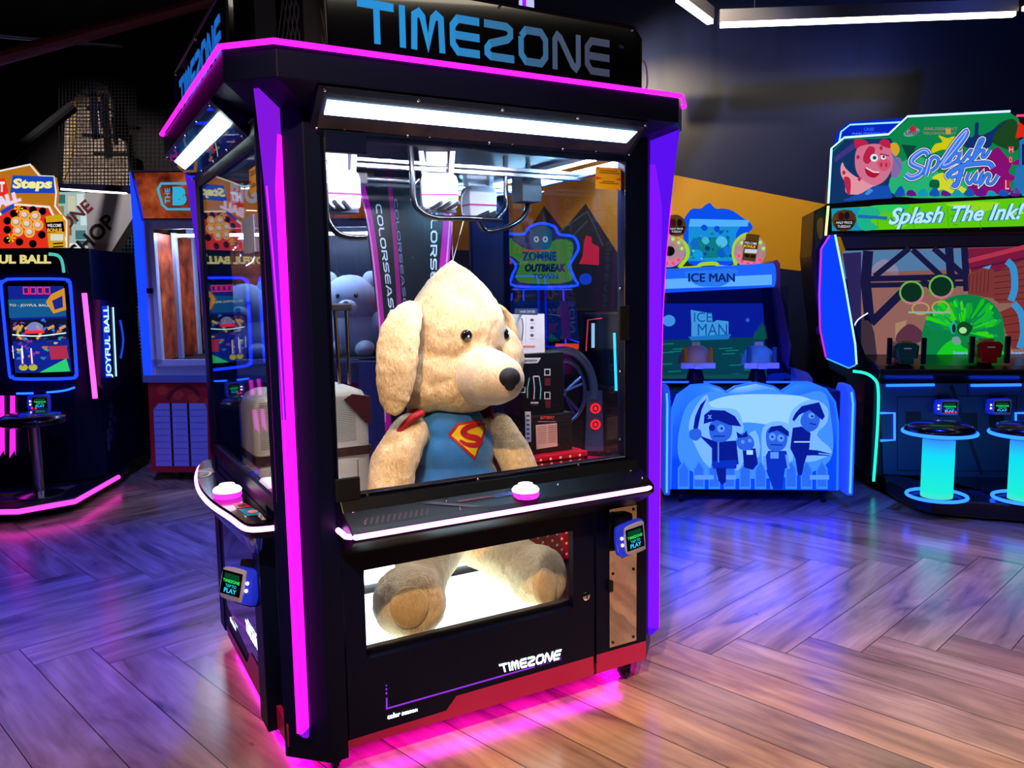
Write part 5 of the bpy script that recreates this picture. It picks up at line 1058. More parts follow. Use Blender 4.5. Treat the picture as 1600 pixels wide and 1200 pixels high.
# screen bay
P = F(IF, .5); b = MB(pt('#102050', .3)); b.plate([P(x, y) for x, y in [(1020, 455), (1210, 448), (1225, 600), (1020, 600)]], (0, .05, 0)); b.build('screen_surround', T)
a = Art(P); a.P([(1022, 474), (1192, 474), (1198, 592), (1024, 592)], em('#1024a0', .9), 1); a.P([(1022, 532), (1194, 526), (1198, 592), (1024, 592)], em('#0a4a50', 1), 2)
for k in range(16): x, y = random.uniform(1026, 1180), random.uniform(536, 585); a.line([(x, y), (x+20, y-1)], 2, em('#18806a', 1), 3)
a.ell(1045, 501, 10, 9, em('#58b0f0', .95), 4); icy = em('#58b8e8', .95)
a.P([(1079, 484), (1112, 490), (1113, 504), (1120, 500), (1138, 502), (1138, 522), (1080, 526), (1080, 506)], icy, 5)
a.tx('ICE', 1084, 488, 1112, 503, em('#1868b0', .9), 6, 0); a.tx('MAN', 1090, 506, 1136, 524, em('#1868b0', .9), 6, 0); a.P([(1075, 526), (1142, 522), (1138, 530), (1080, 532)], em('#2890d0', .9), 6)
for x in range(1176, 1194, 3): a.P([(x, 530), (x+4, 500+abs(1187-x)*1.4), (x+8, 530)], em('#106858', .8), 5)
a.ell(1168, 500, 3, 3, em('#4870f0', .9), 5); a.build('screen', T)
MB(em('#1c48ff', 2.4)).tube([F(IF, .28)(1025, 597), F(IF, .28)(1262, 597)], .008, n=6).build('shelf_light', T)
# side wings, translucent shields
P = F(IF, .3); b = MB(glass('#c8dcf4', 1.4)); b.plate([P(x, y) for x, y in [(1190, 452), (1216, 450), (1231, 480), (1236, 560), (1244, 590), (1200, 597), (1196, 520)]], (0, .01, 0)); b.build('clear_wing', T)
b = MB(glass('#e0ecff', 1.45)); b.box((-.12, .30, .88), (.86, .305, 1.5)); b.build('clear_shield', T)
b = MB(pt('#b06090', .4, glow='#d04878', gs=.2)); Q = F(IF, .42)
b.plate([Q(x, y) for x, y in [(1206, 410), (1214, 406), (1219, 412), (1219, 452), (1236, 540), (1232, 578), (1222, 560), (1210, 452)]], (0, .3, 0)); b.build('side_cheek', T)
b = MB(PW); b.plate([Q(x, y) for x, y in [(1236, 575), (1262, 582), (1270, 592), (1270, 608), (1236, 608)]], (0, .3, 0)); b.build('armrest', T)
# lit header tube
P = F(IF, .38); c0, c1 = P(1018, 440), P(1208, 430); b = MB(em('#1c60ff', 1.1)); b.cyl(c0, c1, .085, n=24); hd = b.build('header_tube', T, True)
a = Art(F(IF, .288)); a.P([(1022, 437), (1206, 429), (1206, 445), (1022, 452)], em('#5aa8ff', 1.1), 0); a.blob([(1072, 424), (1110, 422), (1150, 420), (1146, 434), (1130, 446), (1112, 448), (1090, 446), (1076, 436)], em('#2878f0', 1), 2); a.tx('ICE MAN', 1075, 427, 1147, 440, em('#082878', .9), 4, 0); a.tx('ICE MAN', 1076.2, 427, 1148.2, 440, em('#082878', .9), 5, 0); a.tx('ICE MAN', 1075.6, 427.8, 1147.6, 440.8, em('#082878', .9), 6, 0); a.build('header_letters', hd)
# cloud-shaped top with two lamps
P = F(IF, .5); cl = [(1072, 400), (1070, 372), (1066, 350), (1074, 336), (1082, 326), (1096, 326), (1108, 317), (1118, 326), (1132, 326), (1146, 330), (1160, 340), (1172, 348), (1176, 356), (1168, 366), (1160, 382), (1150, 410), (1120, 414), (1085, 414)]
b = MB(em('#0c50f0', .95)); b.plate([P(p.x, p.y) for p in spline([(x, y, 0) for x, y in cl], 3, True)], (0, .06, 0)); tp = b.build('cloud_topper', T)
a = Art(P); a.P([(1076, 350), (1160, 348), (1150, 365), (1150, 408), (1075, 408)], em('#1890e0', .95), 1); a.P([(1078, 342), (1170, 344), (1168, 354), (1076, 354)], em('#50b0ff', 1), 2); a.P([(1082, 372), (1140, 370), (1138, 402), (1078, 404)], em('#0c8088', .9), 3)
for x, y, r_, c in [(1085, 382, 7, '#1468d0'), (1102, 376, 6, '#40b8d8'), (1127, 378, 9, '#50c0f0'), (1127, 396, 7, '#0860c8'), (1090, 398, 8, '#1898e8'), (1105, 388, 4, '#083878'), (1138, 392, 8, '#1478e0'), (1100, 356, 5, '#0c50d0'), (1120, 358, 5, '#0c50d0')]: a.blob([(x-r_, y), (x-r_*.3, y-r_), (x+r_*.8, y-r_*.6), (x+r_, y+r_*.4), (x, y+r_)], em(c, .95), 4, 3)
for k in range(26): x, y = random.uniform(1078, 1148), random.uniform(356, 406); a.ell(x, y, random.uniform(1, 3.4), random.uniform(1, 3), em(random.choice(['#58d0f0', '#0840b0', '#20a0c0', '#0c58d8', '#108878']), .95), 5, 7)
a.build('topper_print', tp)
b = MB(em('#a8d828', .95)); g = spline([P(x, y, 4) for x, y in [(1044, 373), (1060, 374), (1072, 384), (1074, 400), (1066, 412), (1062, 419), (1088, 418), (1096, 413), (1118, 412), (1124, 417), (1148, 416), (1146, 398), (1148, 382), (1158, 370), (1168, 366)]], 3); b.tube(g, .014, n=8); b.build('lime_border', tp, True)
for x in (1045, 1171):
    c = P(x, 393, 2); d = MB(pt('#e0c8b8', .3, glow='#f0b0a0', gs=.35)); d.lathe([(.115, 0), (.115, -.02), (.09, -.04), (.05, -.045), (.002, -.046)], (c.x, c.y, c.z), None, 28, 'y'); lo_ = d.build('round_lamp', T, True)
    dots('red_bulb', [(c.x+.09*math.cos(3.5+k*.5), c.y-.045, c.z+.09*math.sin(3.5+k*.5)) for k in range(5)], .014, lo_, em('#ff3868', 1.4))
    dots('green_bulb', [(c.x+.09*math.cos(.2+k*.55), c.y-.045, c.z+.09*math.sin(.2+k*.55)) for k in range(5)], .012, lo_, em('#90e060', 1.2))
    g = MB(CHROME); g.lathe([(.04, -.046), (.035, -.056), (.002, -.058)], (c.x, c.y, c.z), None, 14, 'y'); g.build('speaker_grille', lo_, True)
a = Art(F(IF, .40)); a.blob([(1042, 340), (1060, 336), (1072, 350), (1068, 366), (1050, 368), (1042, 356)], pt('#d09828', .5, glow='#d09828', gs=.3), 1); a.ell(1051, 348, 5, 6, pt('#b02020', .5), 2); a.ell(1062, 348, 4, 6, pt('#141420', .5), 2); a.P([(1044, 355), (1070, 354), (1068, 364), (1048, 366)], pt('#141420', .5), 3); a.tx('HALF PRICE', 1047, 356, 1067, 359, WB, 4, .02); a.tx('TUESDAY', 1049, 360.5, 1065, 363.5, WB, 4, .02); a.build('promo_sticker', T)
a = Art(F(IF, .40)); a.P([(1166, 365), (1187, 367), (1180, 409), (1159, 406)], pt('#d8a028', .5, glow='#d8a028', gs=.3), 2); a.P([(1162, 376), (1184, 378), (1182, 388), (1160, 386)], pt('#101018', .5), 3); a.text('WELCOME', ((1163, 377), (1183, 379), (1182, 383), (1162, 381)), WB, 4, .02); a.text('BONUS', ((1162, 382), (1181, 384), (1180, 388), (1161, 386)), yl, 4, .04)
a.P([(1164, 389), (1183, 390), (1182, 396), (1163, 395)], WB, 3); a.line([(1163, 399), (1171, 400)], 5, pt('#403020', .5), 3); a.line([(1173, 400), (1180, 401)], 5, pt('#403020', .5), 3); a.build('promo_sticker', T)
# dome guns
for x, c1, c2 in ((1090, '#d0b8b0', '#d8880c'), (1189, '#70d0d0', '#186088')):
    Q = F(IF, .22); p = Q(x, 571); d = MB(pt(c1, .35, glow=c1, gs=.12)); d.lathe([(.125, 0), (.12, .05), (.095, .10), (.055, .13), (.002, .14)], (p.x, p.y+.1, p.z), None, 28); g = d.build('dome_gun', T, True)
    for s_ in (-1, 1): q = MB(pt(c2, .4, glow=c2, gs=.15)); q.box((p.x+s_*.0875-.0125, p.y-.03, p.z+.02), (p.x+s_*.0875+.0125, p.y+.0, p.z+.13)); q.build('grip', g, bevel=.004)
    q = MB(WHITE); q.box((p.x-.03, p.y-.06, p.z-.02), (p.x+.03, p.y+.0, p.z+.01)); q.box((p.x-.12, p.y-.03, p.z-.02), (p.x+.12, p.y, p.z+.02)); q.box((p.x-.03, p.y+.07, p.z+.12), (p.x+.03, p.y+.12, p.z+.16)); q.build('gun_frame', g, bevel=.004)
    q = MB(BLK); q.lathe([(.08, -.16), (.05, -.05), (.04, 0)], (p.x, p.y+.1, p.z), None, 16); q.build('gun_stem', g, True)
# ================================================================== SPLASH SHOOTER (right edge)
SF = Fr(2.60, 5.70, -10)
T = thing('paint_shooter_machine', 'large two-seat paint shooting machine with green marquee and pig artwork at the right edge', 'arcade machine', SF, (1.0, .6, 0))
b = MB(pt('#0a1220', .4)); b.prism([(.0, .12), (1.9, .12), (1.9, 1.3), (.0, 1.3)], .1, .86); b.prism([(.05, .55), (1.9, .55), (1.9, 1.3), (.05, 1.3)], .86, 2.05); b.build('cabinet', T, bevel=.01)
P = F(SF, .10)
# console face: panels, lights
a = Art(P); cf = pt('#20486a', .4)
a.P([(1374, 600), (1620, 598), (1630, 760), (1380, 740)], cf, 1); sm = pt('#0c1626', .4)
for q in ([(1402, 620), (1402, 735)], [(1402, 620), (1586, 618)], [(1402, 735), (1582, 736)], [(1588, 618), (1586, 735)], [(1512, 600), (1512, 620)]): a.line(q, 1.6, sm, 2)
a.line([(1486, 602), (1534, 742)], 6, pt('#0a1030', .4), 2)
for x, y in [(1415, 643), (1503, 645), (1545, 640)]: a.rect(x, y, x+24, y+28, pt('#0a1222', .4), 3)
a.build('console_face', T)
for x0, x1 in ((1384, 1459), (1516, 1594)): MB(NBW).tube([P(x0, 602, 12), P(x1, 601, 12)], .010, n=8).build('blue_light_bar', T)
MB(em('#2c6cff', 2.6)).tube([P(x, y, 10) for x, y in [(1375, 645), (1397, 645), (1397, 687), (1375, 688)]], .009, n=6).build('square_neon', T)
MB(em('#2c6cff', 2.6)).tube([P(x, y, 10) for x, y in [(1620, 645), (1586, 645), (1586, 680), (1620, 682)]], .009, n=6).build('square_neon', T)
reader(T, P(1473, 634, 30), (1, 0, 0), (0, 0, 1), (0, -1, 0)); reader(T, P(1554, 633, 30), (1, 0, 0), (0, 0, 1), (0, -1, 0))
dots('indicator_lamp', [P(x, 641, 75) for x in (1471, 1476, 1481, 1486)], .006, T, em('#ff2848', 2.2))
# control deck with guns
b = MB(pt('#080c16', .3)); b.prism([(.0, .80), (.12, .76), (.12, .98), (.55, 1.06), (.55, .80)][:0] or [(.04, .86), (.12, .80), (.6, .80), (.6, .98), (.12, .92), (.04, .90)], .02, 1.9, 'x'); b.build('control_deck', T, bevel=.006)
def paint_gun(x, y, c):
    p = F(SF, .15)(x, y); m = pt(c, .25, coat=.5, glow=c, gs=.12); b = MB(m)
    b.loft([[(p.x+a_*k, p.y+q, p.z+z) for a_, z in [(-.075, -.05), (.075, -.05), (.085, .04), (.06, .065), (-.06, .065), (-.085, .04)]] for q, k in [(-.06, .8), (-.04, 1), (.14, 1), (.18, .7)]]); b.box((p.x-.05, p.y-.05, p.z-.09), (p.x+.05, p.y+.08, p.z-.04)); g = b.build('paint_gun', T, bevel=.006)
    for s_ in (-1, 1): k = MB(BLK); k.loft([[(p.x+s_*.115-.016, p.y-.05, p.z+z), (p.x+s_*.115+.016, p.y-.05, p.z+z), (p.x+s_*.115+.012, p.y-.01, p.z+z), (p.x+s_*.115-.012, p.y-.01, p.z+z)] for z in (-.09, -.07, .08, .10)]); k.build('handle', g, bevel=.005)
    k = MB(WHITE); k.box((p.x-.025, p.y-.065, p.z+.02), (p.x+.025, p.y-.055, p.z+.03)); k.build('sight_notch', g); k = MB(pt('#d8a070', .4)); k.box((p.x-.035, p.y-.02, p.z+.06), (p.x+.035, p.y+.08, p.z+.08)); k.build('sight_block', g, bevel=.004)
    k = MB(BLK); k.lathe([(.10, -.19), (.05, -.12), (.045, -.08)], (p.x, p.y+.05, p.z), None, 16); k.build('gun_stem', g, True)
paint_gun(1414, 549, '#0c6048'); paint_gun(1543, 547, '#b81410')
# big screen
P = F(SF, .52); b = MB(BLK2); b.plate([P(x, y) for x, y in [(1322, 362), (1640, 345), (1650, 595), (1330, 595)]], (0, .06, 0)); b.build('screen_bezel', T)
b = MB(pt('#5a5c60', .12, spec=1.0)); b.plate([P(x, y, 4) for x, y in [(1312, 366), (1640, 352), (1640, 382), (1320, 388)]], (0, .02, 0)); b.build('top_glass_strip', T)
a = Art(P)
a.P([(1316, 392), (1640, 384), (1640, 565), (1342, 566)], em('#b07870', .62), 6)
a.P([(1316, 392), (1516, 388), (1516, 428), (1316, 436)], em('#5a88b8', .75), 7); a.blob([(1360, 420), (1380, 405), (1400, 416), (1400, 432), (1362, 432)], em('#9a9ab8', .7), 8); a.P([(1345, 426), (1516, 420), (1516, 432), (1345, 438)], em('#a06858', .7), 8)
a.P([(1316, 396), (1345, 394), (1345, 560), (1342, 566)], em('#38306e', .6), 8)
bm = em('#1c1c48', .75)
for q, w_ in [([(1356, 392), (1352, 440), (1358, 500)], 16), ([(1366, 432), (1420, 388)], 9), ([(1425, 390), (1470, 432)], 9), ([(1458, 388), (1508, 432)], 9), ([(1345, 436), (1516, 432)], 9), ([(1345, 446), (1516, 443)], 8), ([(1482, 386), (1486, 450)], 13), ([(1506, 386), (1510, 455)], 11), ([(1360, 505), (1420, 446)], 13), ([(1440, 436), (1456, 452)], 8)]: a.line(q, w_, bm, 9)
a.P([(1512, 388), (1640, 384), (1640, 480), (1556, 470), (1512, 420)], em('#8a2048', .7), 8); a.line([(1512, 408), (1600, 386)], 7, em('#c83858', .75), 9); a.line([(1516, 420), (1640, 396)], 3, em('#5a1840', .7), 10)
def barrel(q, c): a.P(q, em(c, .75), 10)
barrel([(1512, 428), (1540, 416), (1556, 424), (1600, 406), (1640, 406), (1640, 470), (1560, 474), (1550, 466), (1512, 460)], '#8a3c3a'); barrel([(1560, 488), (1600, 470), (1640, 468), (1640, 545), (1580, 545)], '#8a3834')
for k in range(6): a.line([(1514+k*6, 430-k*2), (1512+k*6, 458)], 1, em('#5a2430', .7), 11); a.line([(1552, 424+k*9), (1640, 410+k*11)], 1, em('#4a1c2c', .7), 11)
for k in range(4): a.line([(1566, 496+k*12), (1640, 482+k*16)], 1, em('#4a1c2c', .7), 11)
a.line([(1572, 408), (1582, 420), (1584, 450), (1578, 470)], 11, em('#3898d8', .85), 12, 4); a.line([(1582, 474), (1594, 490), (1598, 520), (1592, 544)], 11, em('#3898d8', .85), 12, 4); a.P([(1534, 418), (1548, 414), (1544, 421)], em('#50a8e0', .85), 12)
a.blob([(1444, 560), (1440, 520), (1452, 490), (1480, 466), (1512, 460), (1545, 470), (1564, 495), (1568, 530), (1566, 560), (1510, 566)], em('#0c8848', .85), 13, 6)
for k in range(150):
    an = random.uniform(-math.pi, .2); r0, r1 = random.uniform(10, 44), random.uniform(24, 64); cx, cy_ = 1503, 518
    if r1 < r0 + 8: continue
    if cy_+math.sin(an)*r1 > 560 or cx+math.cos(an)*r1 < 1446 or cx+math.cos(an)*r1 > 1562 or cy_+math.sin(an)*r1 < 468: continue
    a.P([(cx+math.cos(an-.05)*r0, cy_+math.sin(an-.05)*r0), (cx+math.cos(an-.07)*r1, cy_+math.sin(an-.07)*r1), (cx+math.cos(an)*(r1+3), cy_+math.sin(an)*(r1+3)), (cx+math.cos(an+.06)*(r1-4), cy_+math.sin(an+.06)*(r1-4)), (cx+math.cos(an+.05)*r0, cy_+math.sin(an+.05)*r0)], em(random.choice(['#10c818', '#28e010', '#0ca048', '#40d820', '#10b030', '#0c8850', '#1c9c60', '#18b83c']), .9), 14 + (k % 5)*.18)
a.blob([(1470, 562), (1468, 545), (1490, 530), (1510, 545), (1540, 530), (1562, 545), (1564, 562)], em('#18d028', .9), 15, 4); a.ell(1488, 512, 5, 10, em('#38b0b0', .8), 16); a.ell(1489, 513, 3, 7, em('#0c3828', .8), 17); a.blob([(1494, 510), (1504, 502), (1518, 510), (1510, 524), (1498, 522)], em('#104820', .9), 16); a.ell(1503, 516, 6, 5, em('#a8e8a0', .9), 17); a.blob([(1486, 528), (1496, 526), (1500, 536), (1490, 538)], em('#80a8a8', .8), 17)
a.P([(1342, 560), (1385, 556), (1385, 566), (1342, 566)], em('#20b040', .9), 15); a.blob([(1402, 520), (1420, 506), (1438, 516), (1442, 530), (1418, 540), (1400, 534)], em('#6a3850', .7), 12); a.P([(1398, 505), (1416, 500), (1410, 530), (1398, 528)], em('#c09878', .7), 11)
for cx, cy_, r_ in ((1423, 457, 18), (1469, 448, 18)): a.ell(cx, cy_, r_-2, r_-3, em('#103828', .7), 17); a.line([(cx+r_*math.cos(t), cy_+(r_-1)*math.sin(t)) for t in [2*math.pi*k/24 for k in range(24)]], 3, em('#70b848', .9), 18, closed=True); a.line([(cx+r_*math.cos(t), cy_+(r_-1)*math.sin(t)) for t in [2.0*k/12+.3 for k in range(12)]], 3.4, em('#c87890', .9), 19)
for cx, cy_ in ((1437, 482), (1468, 480)): a.line([(cx+13*math.cos(t), cy_+9*math.sin(t)) for t in [2*math.pi*k/20 for k in range(20)]], 2.4, em('#c8a050', .9), 18, closed=True)
a.line([(1418, 488), (1484, 488)], 3, em('#90b8a0', .9), 19)
for x0 in (1488, 1578): a.tx('Insert', x0, 548, x0+22, 553, em('#80b8ff', .9), 20, .02); a.tx('0/2', x0+10, 556, x0+22, 562, em('#80b8ff', .9), 20, .02)
a.build('screen', T)
c = Art(F(SF, .40)); c.P([(1334, 520), (1337, 500), (1356, 488), (1366, 520), (1372, 570), (1340, 572)], glass('#8098c8', 1.5, dim=.75), 0); c.build('clear_shield', T); c = MB(em('#e8f0ff', 1.2)); c.tube(spline([F(SF, .40)(x, y, 2) for x, y in [(1333, 514), (1340, 500), (1356, 489)]], 4), .005, n=6); c.build('shield_edge', T)
# side wing (bright blue) and white-blue neon edge
P = F(SF, .30); b = MB(em(bl('#0c40ff', 2.6), 2.6)); W_ = [(1302, 364), (1312, 400), (1330, 500), (1337, 540), (1337, 569), (1326, 574), (1291, 559), (1282, 515), (1280, 460), (1283, 389), (1296, 368)]
b.plate([P(x, y) for x, y in W_], (0, .05, 0)); wg = b.build('blue_wing', T)
MB(em('#78b8ff', 3)).tube([P(x, y, 6) for x, y in [(1304, 364), (1320, 445), (1336, 538), (1338, 569)]], .007, n=6).build('neon_edge', wg)
MB(em('#c820a0', 1.6)).tube([P(x, y, 5) for x, y in [(1296, 368), (1283, 389), (1280, 460), (1281, 515), (1290, 558)]], .006, n=6).build('pink_edge', wg)
MB(em('#40a8c0', 1.4)).tube([P(x, y, 5) for x, y in [(1291, 560), (1326, 575), (1337, 570)]], .006, n=6).build('teal_edge', wg)
# side art panel below and behind the wing
b = MB(pt('#10141c', .4)); Q = F(SF, .36); b.plate([Q(x, y) for x, y in [(1272, 330), (1296, 318), (1298, 368), (1284, 390), (1281, 515), (1290, 560), (1326, 578), (1368, 600), (1372, 745), (1362, 752), (1330, 720), (1322, 590), (1296, 575), (1275, 470), (1268, 400)]], (0, .5, 0)); sa = b.build('side_panel', T)
a = Art(Q); gA, rA = pt('#0c3824', .5), pt('#5a1424', .5)
a.P([(1274, 334), (1294, 322), (1290, 366), (1274, 392)], pt('#183820', .5, glow='#183820', gs=.3), 1); a.blob([(1277, 345), (1286, 342), (1284, 372), (1278, 368)], pt('#a07020', .5, glow='#a07020', gs=.3), 2)
a.P([(1329, 590), (1364, 603), (1368, 735), (1336, 715)], pt('#300c24', .5), 1); a.blob([(1332, 610), (1346, 600), (1362, 612), (1360, 650), (1350, 668), (1334, 650)], rA, 2); a.ell(1344, 622, 5, 6, pt('#801c30', .5), 3); a.blob([(1338, 640), (1352, 634), (1356, 648), (1342, 656)], pt('#7a2434', .5), 3)
for k in range(8): a.ell(1278+random.uniform(0, 12), 420+k*16, 4, 7, random.choice([gA, pt('#2a1438', .5)]), 2)
a.build('side_print', sa)
MB(em('#20d8b0', 2.0)).tube(spline([F(SF, .08)(x, y) for x, y in [(1333, 580), (1352, 583), (1366, 592), (1372, 606), (1372, 650), (1369, 700), (1365, 752)]], 3), .010, n=8).build('teal_neon', T)
# lower marquee
P = F(SF, .22); b = MB(BLK2); b.plate([P(x, y) for x, y in [(1294, 320), (1650, 292), (1650, 362), (1302, 366)]], (0, .3, 0)); b.build('marquee_frame', T)
a = Art(P); a.P([(1299, 326), (1650, 306), (1650, 352), (1300, 361)], em('#60d010', .92), 1); a.P([(1299, 326), (1345, 324), (1350, 360), (1300, 361)], em('#1898c0', .9), 2); a.blob([(1345, 326), (1364, 324), (1376, 334), (1360, 345), (1372, 356), (1348, 360), (1338, 342)], em('#20b890', .9), 3)
a.blob([(1360, 322), (1420, 320), (1410, 330), (1380, 332)], em('#30d060', .9), 2); a.blob([(1480, 318), (1560, 316), (1540, 330), (1500, 326)], em('#98e020', .92), 2); a.line([(1340, 338), (1386, 341)], 5, em('#1870b8', .9), 4)
for x in (1370, 1426, 1480, 1530): a.line([(x, 323), (x+2, 358)], .8, em('#40a010', .9), 3)
for k in range(14): x, y = random.uniform(1365, 1600), random.uniform(324, 354); a.ell(x, y, random.uniform(3, 12), random.uniform(1, 3), em(random.choice(['#80e018', '#48c008', '#a0f030']), .92), 3, 8)
for bold, m_, k in ((.07, em('#1878a8', .9), 5), (.025, em('#b8ecf8', .98), 6)): a.text('Splash The Ink!', ((1388, 325), (1600, 317), (1600, 350), (1388, 359)), m_, k, bold, .4)
a.blob([(1299, 344), (1308, 330), (1330, 329), (1338, 344), (1328, 359), (1308, 360)], pt('#d09028', .5), 7, 2); a.ell(1314, 338, 5, 6, pt('#a82028', .5), 8); a.ell(1323, 337, 4, 6, pt('#202848', .5), 8); a.P([(1303, 345), (1334, 344), (1330, 357), (1308, 358)], pt('#101420', .5), 9); a.tx('HALF PRICE', 1306, 346, 1331, 350, WB, 10, .02); a.tx('TUESDAY', 1308, 352, 1329, 356, WB, 10, .02)
a.build('marquee_print', T)
# upper marquee
P = F(SF, .20); UM = [(1294, 318), (1299, 232), (1319, 215), (1388, 210), (1418, 182), (1578, 174), (1588, 180), (1650, 190), (1650, 290)]
b = MB(pt('#08142a', .4)); b.plate([P(x, y) for x, y in UM], (0, .12, 0)); um = b.build('upper_marquee', T)
bb = MB(em('#0a28c8', .9)); bb.plate([P(x, y, -2) for x, y in [(1308, 225), (1310, 206), (1325, 192), (1330, 190), (1425, 183), (1400, 214), (1318, 222)]], (0, .1, 0)); bb.build('rear_blue_board', T)
MB(em('#68a8ff', 2.4)).tube([P(x, y, 3) for x, y in [(1311, 222), (1314, 206), (1328, 195), (1408, 191)]], .006, n=6).build('neon_edge', T)
MB(em('#88b8ff', 3)).tube([P(x, y, 3) for x, y in UM[:6]], .0075, n=6).build('neon_edge', um); MB(em('#ff3060', 2)).tube([P(x, y, 3) for x, y in [(1588, 181), (1660, 178)]], .008, n=6).build('pink_edge', um)
MB(em('#b8f090', 2)).tube([P(1294, 322, 3), P(1290, 368, 3)], .009, n=6).build('lime_edge', um)
C2 = lambda X, Y: (1280+X/5, 150+Y/5); Z = lambda L: [C2(*q) for q in L]
a = Art(P)
a.P(Z([(80, 840), (100, 430), (200, 335), (540, 315), (700, 170), (1490, 130), (1560, 180), (1560, 765), (600, 790), (120, 840)]), em('#0c8a50', .9), 1)
a.P(Z([(80, 840), (105, 440), (200, 340), (560, 330), (620, 500), (600, 790), (120, 840)]), em('#143a70', .8), 2); a.P(Z([(120, 480), (260, 370), (290, 400), (120, 520)]), em('#4a3a90', .8), 3)
a.blob(Z([(600, 560), (800, 480), (1000, 640), (1300, 560), (1450, 700), (1500, 770), (620, 785)]), em('#28b878', .9), 3); a.P(Z([(640, 380), (760, 390), (740, 420), (760, 500), (700, 520)]), em('#0c4838', .9), 4)
a.blob(Z([(1320, 330), (1400, 220), (1500, 180), (1550, 230), (1550, 420), (1420, 400)]), em('#1c4820', .9), 3); a.blob(Z([(1140, 400), (1100, 310), (1200, 320), (1215, 220), (1245, 215), (1250, 310), (1380, 250), (1480, 190), (1370, 290), (1340, 390), (1260, 420)]), em('#103070', .9), 4)
a.blob(Z([(870, 450), (900, 380), (960, 360), (930, 310), (1000, 330), (1060, 320), (1120, 400), (1060, 430), (960, 420)]), em('#d8d010', .9), 5); a.blob(Z([(880, 640), (960, 600), (1010, 640), (1100, 700), (1150, 740), (1060, 770), (960, 730), (900, 770), (930, 680)]), em('#d8e030', .9), 5); a.blob(Z([(870, 660), (930, 660), (930, 720), (860, 710)]), em('#0c6040', .9), 6)
a.blob(Z([(1160, 760), (1230, 600), (1320, 460), (1390, 400), (1440, 450), (1500, 530), (1480, 600), (1550, 640), (1480, 680), (1480, 760)]), em('#8a1078', .9), 4); a.blob(Z([(1500, 530), (1560, 490), (1600, 500), (1560, 540)]), em('#8a1078', .9), 5)
a.P(Z([(1560, 350), (1640, 300), (1640, 770), (1510, 760), (1530, 560), (1560, 550)]), em('#2878c0', .85), 6); a.P(Z([(1555, 200), (1660, 280), (1640, 320), (1530, 330)]), em('#e02818', .9), 6); a.P(Z([(1580, 380), (1640, 360), (1640, 540), (1580, 540)]), em('#101c60', .9), 7)
for q in [(1480, 400, 1510, 440), (1480, 480, 1500, 520), (1450, 660, 1480, 730)]:
    p0, p1 = C2(q[0], q[1]), C2(q[2], q[3]); a.rect(p0[0]-1, p0[1]-1, p1[0]+1, p1[1]+1, em('#c81848', .9), 7); a.tx('H' if q[1] < 450 else ('O' if q[1] < 600 else 'L'), p0[0], p0[1], p1[0], p1[1], em('#e8c8d8', .9), 8)
for k in range(12): x = 590+k*90; a.blob(Z([(x, 780), (x+10, 740), (x+50, 700+(k*37) % 50), (x+80, 780)]), em(['#1858c0', '#6a1890', '#18a0c0'][k % 3], .85), 6, 2)
# cartoon pig
pk, pd, lp = em('#e07898', .85), em('#c0244c', .9), em('#f0a0b0', .85)
a.blob(Z([(290, 420), (380, 380), (480, 380), (560, 420), (570, 540), (520, 650), (430, 700), (330, 650), (280, 560)]), pk, 8); a.blob(Z([(290, 420), (270, 350), (330, 340), (380, 370), (340, 420)]), pd, 7); a.blob(Z([(470, 380), (490, 340), (540, 350), (550, 410)]), pd, 9)
a.blob(Z([(340, 480), (380, 400), (430, 410), (420, 480), (380, 530), (350, 520)]), pd, 9); a.blob(Z([(450, 520), (500, 490), (550, 510), (550, 560), (500, 590), (460, 560)]), em('#d85878', .9), 10); 
for x in (480, 520): a.ell(*C2(x, 540), 1.8, 3.6, pd, 11)
a.ell(*C2(425, 485), 6, 6, em('#f0f4f8', .9), 11); a.ell(*C2(428, 485), 3, 3, em('#184878', .9), 12); a.ell(*C2(498, 478), 4, 4.4, em('#f0f4f8', .9), 11); a.ell(*C2(500, 478), 2, 2.2, em('#184878', .9), 12); a.line(Z([(470, 455), (540, 470)]), 2.4, pd, 12)
a.blob(Z([(355, 560), (420, 600), (470, 600), (430, 640), (370, 620)]), em('#b01838', .9), 11); a.line(Z([(360, 562), (420, 596), (465, 598)]), 2, em('#f0e8e8', .9), 12)
a.blob(Z([(165, 560), (180, 520), (200, 560), (240, 600), (300, 640), (440, 700), (400, 760), (220, 765), (200, 680), (170, 620)]), lp, 7); a.blob(Z([(190, 640), (240, 650), (240, 760), (215, 760)]), pd, 8); a.P(Z([(190, 810), (330, 760), (420, 705), (540, 700), (570, 790), (560, 800), (190, 822)]), em('#1850b8', .9), 9); a.P(Z([(350, 770), (390, 720), (420, 740), (380, 775)]), em('#4890e0', .9), 10)
for x, y in [(300, 480), (310, 650), (480, 410), (190, 600)]: a.ell(*C2(x, y), 2.6, 3.4, pd, 10)
a.blob(Z([(550, 380), (600, 370), (625, 420), (600, 470), (570, 450)]), em('#e0a828', .9), 8); a.blob(Z([(575, 480), (640, 500), (640, 580), (600, 640), (560, 620)]), em('#9070b0', .85), 6); a.line(Z([(565, 450), (640, 575)]), 2.4, em('#3080c0', .9), 9)
# small maker's marks
a.ell(*C2(720, 285), 13, 6, em('#8aa8a0', .8), 5, rot=-.3); a.blob(Z([(700, 260), (730, 230), (755, 265), (725, 285)]), em('#c02848', .9), 6); a.tx('UNIS', *C2(670, 275), *C2(775, 305), em('#405860', .9), 7, .03); a.tx('AMUSEMENT', *C2(810, 245), *C2(1080, 270), em('#8a8078', .9), 5, .03); a.tx('TECHNOLOGY', *C2(805, 282), *C2(1070, 303), em('#8a8078', .9), 5, .03); a.rect(*C2(985, 255), *C2(1025, 300), em('#d0a050', .9), 6)
